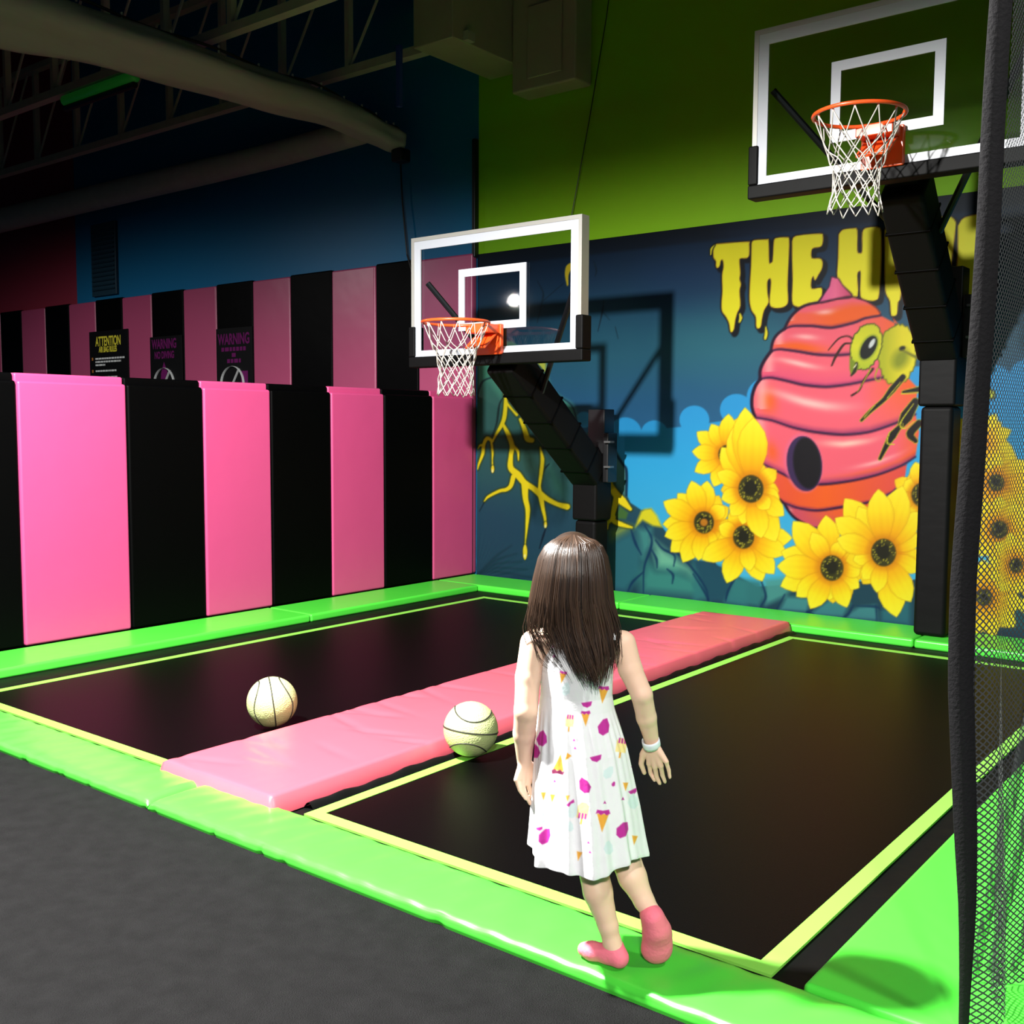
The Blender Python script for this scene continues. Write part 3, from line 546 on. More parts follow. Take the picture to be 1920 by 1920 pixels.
ob = link(bpy.data.objects.new('printed_sheet', me), mu)
MB().box(MX0, MX1, .004, .027, MZ0-.005, MZ1+.002).build('backing_pad', BLACKV, mu)

# ------------------------------------------------------------------ signs
def text_mesh(body, size, depth=.001, bold=0.0):
    cu = bpy.data.curves.new('txt', 'FONT'); cu.body = body; cu.size = size; cu.align_x = 'CENTER'; cu.align_y = 'CENTER'; cu.extrude = depth; cu.offset = bold
    o = bpy.data.objects.new('txt', cu); COL.objects.link(o); dg = bpy.context.evaluated_depsgraph_get(); dg.update()
    m = bpy.data.meshes.new_from_object(o.evaluated_get(dg)); bpy.data.objects.remove(o); bpy.data.curves.remove(cu); return m
def text(name, body, size, m, parent, loc, sx=1., bold=0.):
    me = text_mesh(body, size, .001, bold); me.materials.clear(); me.materials.append(m)
    me.transform(Matrix.Diagonal((sx, 1, 1, 1))); o = link(bpy.data.objects.new(name, me), parent); o.location = loc; o.rotation_euler = (PI/2, 0, 0); return o
SIGNB = mat('sign_black', (.003, .003, .0035), .6, spec=.1); YT = mat('sign_yellow', (.55, .50, .03), .6); PT = mat('sign_purple', (.10, .006, .075), .7, spec=.1); WT = mat('sign_grey_white', (.5, .52, .52), .6); OT = mat('sign_orange', (.35, .12, .02), .6)
def sign(x0, x1, z1, label):
    t = empty('sign', ((x0+x1)/2, -.055, 1.5)); tag(t, label, 'sign', 'rule signs on the wall pads'); MB().box((x0-x1)/2, (x1-x0)/2, -.006, .008, 0, z1-1.5).build('panel', SIGNB, t, bevel=.004); return t
s = sign(-6.44, -5.56, 2.60, 'black sign reading ATTENTION in yellow above white lines of rules')
text('heading', 'ATTENTION', .165, YT, s, (.0, -.008, .965), .62, .004); text('subheading', 'AIR BAG RULES', .10, YT, s, (-.01, -.008, .865), .60, .003)
for k, (wd, z) in enumerate(((.66, .755), (.58, .715), (.22, .675), (.48, .60), (.50, .52), (.44, .44))):
    b = MB(); x = -.30
    r_ = random.Random(k)
    while x < -.30+wd-.012:
        l = r_.uniform(.02, .075); b.box(x, min(x+l, -.3+wd), -.009, -.005, z-.011, z+.011); x += l+.012
    b.build('rule_line', WT, s)
for z in (.755, .60): MB().box(-.385, -.355, -.009, -.005, z-.018, z+.018).build('bullet', OT, s)
def ring_symbol(s, cx, cz, r):
    b = MB(); pts = [(cx+r*math.cos(a), -.008, cz+r*math.sin(a)) for a in np.linspace(0, 2*PI, 40, endpoint=False)]
    b.tube(pts, .028, 6, closed=True, flat=.15); b.tube([(cx+r*.6*q, -.008, cz+r*.85*q) for q in (1, 0, -1)], .026, 6, flat=.15); b.build('prohibition_ring', WT, s)
s = sign(-5.09, -4.44, 2.47, 'black WARNING NO DIVING sign in purple letters with a white prohibition ring')
text('heading', 'WARNING', .155, PT, s, (-.03, -.008, .875), .66, .005); text('subheading', 'NO DIVING', .115, PT, s, (-.03, -.008, .745), .66, .004); ring_symbol(s, -.03, .395, .20)
b = MB(); b.add([(-.11, -.0075, .52), (.04, -.0075, .52), (-.04, -.0075, .67)], [(0, 1, 2)]); b.add([(-.14, -.0072, .30), (.02, -.0072, .30), (.0, -.0072, .54), (-.10, -.0072, .54)], [(0, 1, 2, 3)]); b.build('diver_figure', PT, s)
s = sign(-3.79, -3.15, 2.50, 'black WARNING sign nearest the backboard, four purple lines over a white ring')
text('heading', 'WARNING', .165, PT, s, (0, -.008, .87), .70, .005)
for wd, z in ((.44, .765), (.07, .70), (.24, .635)):
    b = MB(); x = -wd/2; r_ = random.Random(int(z*100))
    while x < wd/2-.01:
        l = r_.uniform(.03, .07); b.box(x, min(x+l, wd/2), -.009, -.005, z-.022, z+.022); x += l+.018
    b.build('text_line', PT, s)
ring_symbol(s, -.02, .375, .20); b = MB(); b.box(.12, .24, -.0075, -.005, .28, .52); b.box(-.12, .06, -.0075, -.005, .20, .34); b.build('figure', PT, s)
# wall vent
t = empty('wall_vent', (-6.15, 0, 3.05)); tag(t, 'dark louvred vent high on the blue wall near the red paint', 'vent')
VENT = mat('dark_blue_vent', (.006, .03, .05), .5)
MB().box(-.28, .28, -.01, .03, .0, .9).build('frame', VENT, t, bevel=.006); b = MB()
for k in range(14): b.obox((0, -.016, .08+k*.056), (.25, 0, 0), (0, .012, .010), (0, -.002, .003))
b.build('louvre', VENT, t)

# ------------------------------------------------------------------ basketball hoops
mg, N, L, bs = nodemat('clear_backboard_glass'); N.remove(bs)
tr = N.new('ShaderNodeBsdfTransparent'); tr.inputs[0].default_value = (.90, .93, .95, 1); gl = N.new('ShaderNodeBsdfGlossy'); gl.inputs['Roughness'].default_value = .035; fr = N.new('ShaderNodeFresnel'); fr.inputs[0].default_value = 1.5
ge = N.new('ShaderNodeNewGeometry'); ir = N.new('ShaderNodeMix'); ir.inputs[2].default_value = 1.5; ir.inputs[3].default_value = 1/1.5; L.new(ge.outputs['Backfacing'], ir.inputs[0]); L.new(ir.outputs[0], fr.inputs[0])
mx = N.new('ShaderNodeMixShader'); L.new(fr.outputs[0], mx.inputs[0]); L.new(tr.outputs[0], mx.inputs[1]); L.new(gl.outputs[0], mx.inputs[2]); L.new(mx.outputs[0], N['Material Output'].inputs[0]); GLASS = mg
def hoop(xc, zb, base_z, label, seed, reach, ox=0.):
    """zb: bottom of the backboard. Local origin at post foot."""
    py = -.28; t = empty('basketball_hoop', (xc, py, base_z)); tag(t, label, 'basketball hoop', 'basketball hoops')
    Z = zb-base_z; W, HH = .775, .925; yb = -1.60-py
    MB().box(-W+.02, W-.02, yb+.012, yb+.024, Z+.02, Z+HH-.02).build('glass', GLASS, t)
    fr_ = MB(); d0, d1 = yb+.0, yb+.085
    fr_.box(-W, -W+.028, d0, d1, Z, Z+HH); fr_.box(W-.028, W, d0, d1, Z, Z+HH); fr_.box(-W+.028, W-.028, d0, d1, Z+HH-.028, Z+HH); fr_.box(-W+.028, W-.028, d0, d1, Z, Z+.028)
    fr_.build('frame', ALU, t)
    def ringrect(x0, x1, z0, z1, wd, y0, y1):
        b = MB(); b.box(x0, x0+wd, y0, y1, z0, z1); b.box(x1-wd, x1, y0, y1, z0, z1); b.box(x0+wd, x1-wd, y0, y1, z1-wd, z1); b.box(x0+wd, x1-wd, y0, y1, z0, z0+wd); return b
    ringrect(-W+.028, W-.028, Z+.028, Z+HH-.028, .062, yb+.004, yb+.012).build('border_line', WHITE, t)
    ringrect(-.308, .308, Z+.215, Z+.655, .055, yb+.004, yb+.012).build('target_square', WHITE, t)
    e = MB(); e.box(-W-.02, W+.02, yb-.012, yb+.098, Z-.035, Z+.045); e.box(-W-.02, -W+.04, yb-.012, yb+.098, Z+.045, Z+.27); e.box(W-.04, W+.02, yb-.012, yb+.098, Z+.045, Z+.27)
    e.build('edge_padding', BLACKP, t, bevel=.01)
    rz = Z+.232; ry = yb-.375
    r = MB(); ring = [(.228*math.cos(a), ry+.228*math.sin(a), rz) for a in np.linspace(0, 2*PI, 48, endpoint=False)]
    r.tube(ring, .0105, 8, closed=True)
    rim = r.build('rim', ORANGE, t, smooth=True)
    b = MB(); b.box(-.115, .115, yb-.03, yb+.004, rz-.20, rz+.012); b.box(-.10, .10, yb-.16, yb-.03, rz-.055, rz+.006)
    b.obox((0, yb-.10, rz-.10), (.09, 0, 0), (0, .075, .06), (0, -.006, .008))
    b.build('bracket', ORANGE, t, bevel=.006)
    nl = 12
    for k in range(nl):
        a = 2*PI*(k+.5)/nl; hk = MB(); hk.tube([(.222*math.cos(a), ry+.222*math.sin(a), rz+.006), (.214*math.cos(a), ry+.214*math.sin(a), rz-.016)], .006, 5)
        hk.build('net_hook', ORANGE, rim)
    rows = [(0, .219, 0), (.12, .175, .5), (.175, .15, 1), (.225, .132, 1.5), (.275, .122, 2), (.325, .116, 2.5), (.375, .116, 3), (.430, .122, 3.5), (.485, .130, 4)]
    nt = MB(); rs = random.Random(seed); sway = (rs.uniform(-.01, .01), rs.uniform(-.01, .01)); ph = rs.uniform(0, .3)
    jit = {}
    def node(k, hj, row):
        d, rad, h = row; a = 2*PI*(k+.5+hj)/nl+ph*d
        key = (round((k+hj)*2) % (2*nl), d)
        if key not in jit: jit[key] = (rs.uniform(-.008, .008), rs.uniform(-.010, .010))
        j = jit[key] if d else (0, 0)
        return ((rad+j[0])*math.cos(a)+sway[0]*d*2, ry+(rad+j[0])*math.sin(a)+sway[1]*d*2, rz-.012-d+j[1])
    for k in range(nl):
        for sgn in (1, -1):
            P = [node(k, sgn*r_[2], r_) for r_ in rows]; nt.tube(smooth(P, 3), .0036, 5)
    for k in range(nl*2):
        pass
    nt.build('net', CORD, rim, smooth=True)
    # struts behind the glass
    for sg in (-1, 1):
        MB().tube([(sg*.70, yb+.10, Z+.60), (sg*.11, yb+reach+.30, Z-.22)], .021, 8).build('strut', BLACKM, t)
    cl = MB(); cl.box(-.06, .06, yb+.06, yb+.11, Z+.05, Z+.24); cl.build('rear_plate', BLACKM, t, bevel=.005)
    # padded arm
    a0 = np.array((0, yb+reach, Z+.02)); a1 = np.array((ox-.005, -.02, Z-.86)); ax = a1-a0; Ln = np.linalg.norm(ax); ax /= Ln; up = np.cross((1, 0, 0), ax)
    MB().obox((a0+a1)/2, (.128, 0, 0), ax*(Ln/2), up*.125).build('arm_pad', BLACKP, t, bevel=.03, seg=4)
    sm = MB()
    for q in (.2, .42, .64, .86):
        c = a0+ax*Ln*q; sm.obox(c, (.131, 0, 0), ax*.008, up*.128)
    sm.build('arm_strap', BLACKV, t, bevel=.004)
    MB().box(-.075, .075, yb+.05, yb+.52, Z+.0, Z+.10).build('board_mount', BLACKM, t, bevel=.008)
    MB().box(ox-.103, ox+.103, -.10, .10, 0, Z-1.23).build('post_pad', BLACKP, t, bevel=.03, seg=4)
    MB().box(ox-.118, ox+.118, -.115, .115, Z-1.23, Z-.80).build('post_collar', BLACKP, t, bevel=.02, seg=3)
    MB().box(ox-.06, ox+.10, .02, .17, Z-.82, Z-.33).build('post', BLACKM, t, bevel=.008)
    bx = MB().box(ox+.12, ox+.17, -.03, .11, Z-.92, Z-.52).build('height_adjuster', BLACKM, t, bevel=.008)
    DS = mat('dark_steel', (.2, .2, .2), .4, metal=.8)
    MB().box(ox+.15, ox+.21, -.06, .0, Z-.60, Z-.585).build('clamp_bolt', DS, bx); MB().box(ox+.15, ox+.21, -.06, .0, Z-.80, Z-.785).build('clamp_bolt', DS, bx)
    return t
hoop(4.243, 2.795, PH, 'larger nearer basketball hoop on a black padded post at the right, before the hive', 4, .36, -.035)
hoop(1.488, 1.895, PH, 'smaller basketball hoop in the corner behind the child, lower glass backboard', 9, .16, -.012)

# ------------------------------------------------------------------ balls
def ball(loc, rot, label):
    t = empty('basketball', loc); t.rotation_euler = rot; tag(t, label, 'ball', 'pale yellow basketballs'); R = .1165
    bm = bmesh.new(); bmesh.ops.create_uvsphere(bm, u_segments=48, v_segments=32, radius=R); me = bpy.data.meshes.new('shell'); bm.to_mesh(me); bm.free(); me.polygons.foreach_set('use_smooth', [True]*len(me.polygons)); me.materials.append(BALLM)
    link(bpy.data.objects.new('shell', me), t); s = MB(); q = R*1.0005; A = np.linspace(0, 2*PI, 72, endpoint=False)
    s.tube([(q*math.cos(a), 0, q*math.sin(a)) for a in A], .0033, 5, closed=True)
    for sg in (-1, 1):
        P = []
        for a in A:
            lat_ = sg*(.62+.22*math.cos(2*a)); P.append((q*math.cos(a)*math.cos(lat_), q*math.sin(lat_), q*math.sin(a)*math.cos(lat_)))
        s.tube(P, .0033, 5, closed=True)
    s.build('seam', SEAM, t, smooth=True); return t
ball((2.424, -4.338, .1335), (.12, .1, -.60), 'pale yellow basketball lying on the left trampoline bed')
ball((3.432, -4.09, .1335), (1.45, .12, .66), 'pale yellow basketball at the edge of the pink mat beside the child')

# ------------------------------------------------------------------ safety net at the right
mnet, N, L, bs = nodemat('dark_net'); bs.inputs['Base Color'].default_value = (.035, .037, .04, 1); bs.inputs['Roughness'].default_value = .8
uv = N.new('ShaderNodeUVMap'); uv.uv_map = 'cells'; sep = N.new('ShaderNodeSeparateXYZ'); L.new(uv.outputs[0], sep.inputs[0]); outs = []
for op in ('ADD', 'SUBTRACT'):
    a = N.new('ShaderNodeMath'); a.operation = op; L.new(sep.outputs[0], a.inputs[0]); L.new(sep.outputs[1], a.inputs[1])
    b = N.new('ShaderNodeMath'); b.operation = 'FRACT'; L.new(a.outputs[0], b.inputs[0]); c = N.new('ShaderNodeMath'); c.operation = 'LESS_THAN'; c.inputs[1].default_value = .29; L.new(b.outputs[0], c.inputs[0]); outs.append(c)
mxm = N.new('ShaderNodeMath'); mxm.operation = 'MAXIMUM'; L.new(outs[0].outputs[0], mxm.inputs[0]); L.new(outs[1].outputs[0], mxm.inputs[1]); L.new(mxm.outputs[0], bs.inputs['Alpha'])
NET = mnet
def net_sheet(path, z0, z1, cell, parent, name, nz=40, warp=None):
    P = smooth(path, 6); s_ = np.concatenate([[0], np.cumsum(np.linalg.norm(np.diff(P, axis=0), axis=1))]); m = len(P)
    b = MB(); uvs = []
    for j in range(nz+1):
        z = z0+(z1-z0)*j/nz
        for i in range(m):
            x, y = P[i][:2]
            if warp: x, y, zz = warp(x, y, z, s_[i])
            else: zz = z
            b.v.append((x, y, zz)); uvs.append((s_[i]/cell, z/cell))
    b.f = [(j*m+i, j*m+i+1, (j+1)*m+i+1, (j+1)*m+i) for j in range(nz) for i in range(m-1)]; b.m = [0]*len(b.f)
    me = b.mesh(name, NET, True); ul = me.uv_layers.new(name='cells')
    for lp in me.loops: ul.data[lp.index].uv = uvs[lp.vertex_index]
    return link(bpy.data.objects.new(name, me), parent)
nt = empty('safety_net', (5.69, -5.0, .045)); tag(nt, 'black safety net with a webbing edge hanging along the right side', 'net')
EDGE = [(0.0, .0), (.339, -.006), (.827, -.03), (1.069, -.035), (1.541, -.028), (1.884, -.015), (2.326, -.005), (4.2, .03)]
ez = [e[0] for e in EDGE]; ex = [e[1] for e in EDGE]
def warp(x, y, z, s):
    k = math.exp(-s*3.0); low = max(0, 1-z/1.5)
    x += np.interp(z, ez, ex)*k+low*.05*math.sin(s*24)*math.exp(-s*1.2)+.015*math.sin(s*9+z)
    y += low*.12*s*math.exp(-s)
    return (x-5.69, y+5.0, z-.045)
net_sheet([(5.697, -4.985, 0), (5.71, -4.85, 0), (5.74, -4.6, 0), (5.745, -4.2, 0), (5.75, -3.4, 0), (5.75, -2.4, 0), (5.75, -1.2, 0), (5.75, -.3, 0)], .05, 4.2, .0165, nt, 'mesh', 40, warp)
def warp2(x, y, z, s):
    return (x-5.69+.02*math.sin(s*7+z*2)+max(0, .6-z)*.06*math.sin(s*19), y+5.0+.05*(z-1), z-.045)
net_sheet([(5.755, -4.60, 0), (5.80, -4.3, 0), (5.82, -3.6, 0), (5.82, -2.0, 0), (5.82, -.4, 0)], .05, 4.2, .0145, nt, 'second_layer', 30, warp2)
b = MB(); zz = np.linspace(.05, 4.2, 70)
hw = np.interp(zz, [.0, .15, .5, .9, 1.6, 2.4, 4.2], [.010, .013, .026, .030, .027, .024, .022])
CV = np.array([CR[0], CR[1]]); CV /= np.linalg.norm(CV)
for th in (-.0015, .0015):
    for i, z in enumerate(zz):
        x = np.interp(z, ez, ex)+.004*math.sin(z*5); 
        for sd_ in (-1, 1): b.v.append((x+sd_*hw[i]*CV[0]-th*CV[1], sd_*hw[i]*CV[1]*1.0+th*CV[0], z-.045))
n = len(zz)
for q in (0, 2*n):
    for i in range(n-1): b.f.append((q+2*i, q+2*i+1, q+2*i+3, q+2*i+2))
for i in range(n-1): b.f += [(2*i, 2*i+2, 2*n+2*i+2, 2*n+2*i), (2*i+1, 2*n+2*i+1, 2*n+2*i+3, 2*i+3)]
b.m = [0]*len(b.f); b.build('edge_webbing', WEB, nt, smooth=True)

GATH, N, L, bs = nodemat('gathered_net'); bs.inputs['Base Color'].default_value = (.03, .035, .036, 1); bs.inputs['Roughness'].default_value = .8
tc = N.new('ShaderNodeTexCoord'); mp = N.new('ShaderNodeMapping'); mp.inputs['Scale'].default_value = (120, 120, 18); nz_ = N.new('ShaderNodeTexNoise'); nz_.inputs['Scale'].default_value = 1.; L.new(tc.outputs['Object'], mp.inputs[0]); L.new(mp.outputs[0], nz_.inputs['Vector'])
mr = N.new('ShaderNodeMapRange'); mr.inputs['From Min'].default_value = .35; mr.inputs['From Max'].default_value = .65; mr.inputs['To Min'].default_value = .35; mr.inputs['To Max'].default_value = .9; L.new(nz_.outputs[0], mr.inputs['Value']); L.new(mr.outputs[0], bs.inputs['Alpha'])
for k, (pts, ws) in enumerate((([(5.652, -4.76, .055), (5.672, -4.75, .20), (5.703, -4.74, .44), (5.728, -4.72, .62), (5.765, -4.70, .95), (5.80, -4.70, 1.5), (5.86, -4.75, 4.2)], (.012, .016, .012)),
        ([(5.675, -4.70, .055), (5.70, -4.69, .20), (5.735, -4.68, .44), (5.77, -4.66, .70), (5.82, -4.66, 1.5), (5.88, -4.7, 4.2)], (.012, .012, .01)), ([(5.72, -4.66, .055), (5.745, -4.65, .16), (5.775, -4.64, .34), (5.80, -4.62, .6), (5.86, -4.6, 1.5)], (.010, .014, .01)))):
    P = smooth(np.array(pts), 6); wds = np.interp(np.linspace(0, 1, len(P)), [0, .3, 1], ws); b = MB()
    for i, p in enumerate(P):
        for q in (-1, -.4, .4, 1): b.v.append((p[0]+q*wds[i]*CV[0]-5.69-.008*abs(q)*CV[1], p[1]+q*wds[i]*CV[1]+5.0+.008*abs(q)*CV[0], p[2]-.045+.0))
    b.f = [(4*i+j, 4*i+j+1, 4*i+j+5, 4*i+j+4) for i in range(len(P)-1) for j in range(3)]; b.m = [0]*len(b.f); b.build('gathered_fold', GATH, nt, smooth=True)
# ------------------------------------------------------------------ ceiling services
def lumpy_tube(path, rads, n, seed, squash=.85, fold=.06):
    P = smooth(path, 8); R = np.interp(np.linspace(0, 1, len(P)), np.linspace(0, 1, len(rads)), rads); b = MB(); r_ = random.Random(seed); ph = [r_.uniform(0, 6) for _ in range(5)]
    T = np.gradient(P, axis=0); T /= np.linalg.norm(T, axis=1, keepdims=True)
    for i in range(len(P)):
        side = np.cross(T[i], (0, 0, 1)); side /= np.linalg.norm(side); up = np.cross(side, T[i])
        for k in range(n):
            a = 2*PI*k/n; s_ = i/len(P); q = 1+fold*math.sin(3*a+ph[0]+5*s_)+fold*.7*math.sin(5*a+ph[1]-9*s_)+fold*.5*math.sin(40*s_+2*a)
            b.v.append(tuple(P[i]+R[i]*q*(math.cos(a)*side+squash*math.sin(a)*up)))
    m = len(P)
    b.f = [(i*n+k, i*n+(k+1) % n, (i+1)*n+(k+1) % n, (i+1)*n+k) for i in range(m-1) for k in range(n)]+[tuple(range(n)), tuple((m-1)*n+k for k in range(n))]; b.m = [0]*len(b.f)
    return b
t = empty('air_duct', (-.95, -2, 4.2)); tag(t, 'large sagging grey fabric air duct running from the top left to the corner', 'duct', 'fabric air ducts')
sock = [(-1.22, -5.6, 4.30), (-1.12, -4.6, 4.28), (-1.08, -3.74, 4.24), (-.97, -2.9, 4.22), (-.93, -1.8, 4.20), (-.87, -.95, 4.18), (-.80, -.45, 4.08), (-.74, -.22, 4.02)]
b = lumpy_tube(sock, [.25, .25, .24, .20, .17, .15, .13, .11], 28, 2, .9, .085); b.v = [(x+.95, y+2, z-4.2) for x, y, z in b.v]; b.build('sleeve', DUCT, t, smooth=True)
P = smooth(sock, 8); m = len(P); off = np.interp(np.linspace(0, 1, m), np.linspace(0, 1, 8), [.25, .25, .24, .20, .17, .15, .13, .11])
sagw = np.array([.03*math.sin(i*.37)**2 for i in range(m)])
cab = [(P[i][0]+.95-.02, P[i][1]+2, P[i][2]-4.2+off[i]*.96+.012+sagw[i]) for i in range(m)]
MB().tube(cab, .012, 6).build('hanging_rail', BLACKM, t, smooth=True)
CLIP = mat('clear_clip', (.55, .52, .40), .3)
for i in range(3, m, 3):
    x, y, z = cab[i]; MB().tube([(x, y, z+.03), (x, y, z-.03)], .009, 6).build('clip', CLIP, t)
MB().box(.20, .33, 1.66, 1.80, -.36, -.24).build('end_weight', BLACKM, t, bevel=.02)
t = empty('air_duct', (-4.5, -.33, 4.15)); tag(t, 'straight grey fabric branch duct along the blue wall below the joists', 'duct', 'fabric air ducts')
b = lumpy_tube([(-11, -.36, 4.14), (-8, -.36, 4.14), (-5, -.35, 4.15), (-2.6, -.34, 4.15), (-1.05, -.42, 4.15)], [.16, .155, .14, .125, .12], 20, 5, 1, .012); b.v = [(x+4.5, y+.33, z-4.15) for x, y, z in b.v]; b.build('sleeve', DUCT, t, smooth=True)
def joist(y, z, x0, x1, h, label, step=.9, sz=.045):
    t = empty('ceiling_joist', (x0, y, z)); tag(t, label, 'joist', 'steel ceiling joists'); Ln = x1-x0
    MB().box(0, Ln, -sz, sz, 0, sz*1.6).build('bottom_chord', STEEL, t); MB().box(0, Ln, -sz, sz, h, h+.07).build('top_chord', STEEL, t)
    n = int(Ln/step)
    for k in range(n):
        x = k*step
        MB().box(x-.025+.1, x+.025+.1, -.03, .03, .05, h).build('post', STEEL, t)
        MB().tube([(x+.1, 0, .05), (x+.1+step*.8, 0, h)], .014, 6).build('diagonal', STEEL, t)
    return t
joist(-.80, 4.5, -9, .62, 1.1, 'dim steel lattice joist nearest the blue wall')
joist(-2.05, 4.5, -9, 1.6, 1.1, 'steel lattice joist crossing over the big fabric duct')
joist(-3.6, 4.75, -9, 2.2, 1.1, 'steel lattice joist at the top edge, nearest the viewer')
t = empty('duct_box', (.3, -.5, 4.45)); tag(t, 'big beige box duct hanging at the top of the green wall', 'duct')
MB().box(-.16, .27, -.47, .52, .04, 1.3).build('box', BOXM, t, bevel=.01)
MB().box(.272, .93, .28, .52, -.22, .75).build('outlet', BOXM, t, bevel=.02); MB().box(.45, .80, .26, .279, -.13, .45).build('flange', BOXM, t, bevel=.006)
MB().box(.1, 1.0, .30, .46, .76, .86).build('angle_iron', STEEL, t)
t = empty('light_tube', (-2.7, -2.06, 4.44)); tag(t, 'dim green light tube under the ceiling at the top left', 'light', None)
GT = mat('green_tube_glow', (.02, .30, .03), .4, emit=.06); MB().tube([(-.6, 0, 0), (.55, 0, 0)], .05, 14).build('tube', GT, t, smooth=True); MB().tube([(-.6, 0, -.07), (.55, 0, -.07)], .03, 8).build('tray', BLACKM, t)
for k in (-.5, .45): MB().tube([(k, 0, 0), (k, 0, .065)], .008, 6).build('bracket', BLACKM, t)
o = MB().box(-.02, .02, -.02, .02, -.5, 0).build('blue_strap', mat('blue_strap', (.01, .03, .2), .6)); o.location = (-.12, -.866, 4.6); tag(o, 'short blue strap hanging from the joist at the corner', 'strap')
o = MB().tube([(.0, 0, 2.4), (.12, 0, 1.6), (.28, 0, .8), (.46, 0, 0)][::-1],   .004, 6).build('hanging_cable', BLACKM); o.location = (1.0, -.03, 3.2)
o.data.transform(Matrix.Diagonal((-1, 1, 1, 1))); o.location = (1.50, .0, 3.15); o.data.transform(Matrix.Translation((-.0, 0, 0))); tag(o, 'thin dark cable down the green wall beside the box duct', 'cable')
o = MB().tube([(0, 0, 0), (.03, 0, -.5), (.10, -.01, -1.0), (.2, -.02, -1.25)], .008, 6).build('hanging_cable', BLACKM); o.location = (-.93, -.03, 4.05); tag(o, 'thin dark cable down the blue wall below the duct end', 'cable')

# ------------------------------------------------------------------ the child
SKIN = mat('skin', (.92, .62, .45), .5, spec=.35); SKIN.node_tree.nodes['Principled BSDF'].inputs['Subsurface Weight'].default_value = .12; SKIN.node_tree.nodes['Principled BSDF'].inputs['Subsurface Radius'].default_value = (.02, .008, .004)
DRESS = mat('white_cotton', (.82, .82, .83), .85, bump=.1, bscale=30)
SHOE = mat('coral_sock', (.95, .20, .28), .75, bump=.15, bscale=90); SOLE = mat('sock_sole', (.72, .10, .09), .8)
BAND = mat('wristband', (.80, .86, .92), .5)
mh, N, L, bs = nodemat('brown_hair'); bs.inputs['Roughness'].default_value = .38; bs.inputs['Specular IOR Level'].default_value = .6
oi = N.new('ShaderNodeAttribute'); oi.attribute_name = 'tone'; rp = N.new('ShaderNodeValToRGB'); rp.color_ramp.elements[0].color = (.010, .0055, .0035, 1); rp.color_ramp.elements[1].color = (.085, .046, .027, 1); L.new(oi.outputs['Fac'], rp.inputs[0]); L.new(rp.outputs[0], bs.inputs['Base Color']); HAIR = mh
_d = np.array([(1150-960)/FPX, -(1806-960)/FPX, 1.0]); _ray = _d[0]*CR+_d[1]*CU+CF
G0 = CAM+_ray*((.044-CAM[2])/_ray[2])                          # where the standing foot meets the pad
RZ = math.atan2(CR[1], CR[0]); LX = np.array([math.cos(RZ), math.sin(RZ), 0]); LY = np.array([-math.sin(RZ), math.cos(RZ), 0])
def J(px, py, dep=0.):
    r_ = (px-960)/FPX*CR-(py-960)/FPX*CU+CF; P0 = G0+LY*dep; k = ((P0-CAM)@LY)/(r_@LY); P = CAM+r_*k-G0
    return np.array([P@LX, P@LY, P[2]])
person = empty('person', G0, RZ); tag(person, 'small child with long brown hair, white ice-cream print dress and coral socks, walking away', 'person')
def capsule(p1, r1, p2, r2): return ('c', np.array(p1), r1, np.array(p2), r2)
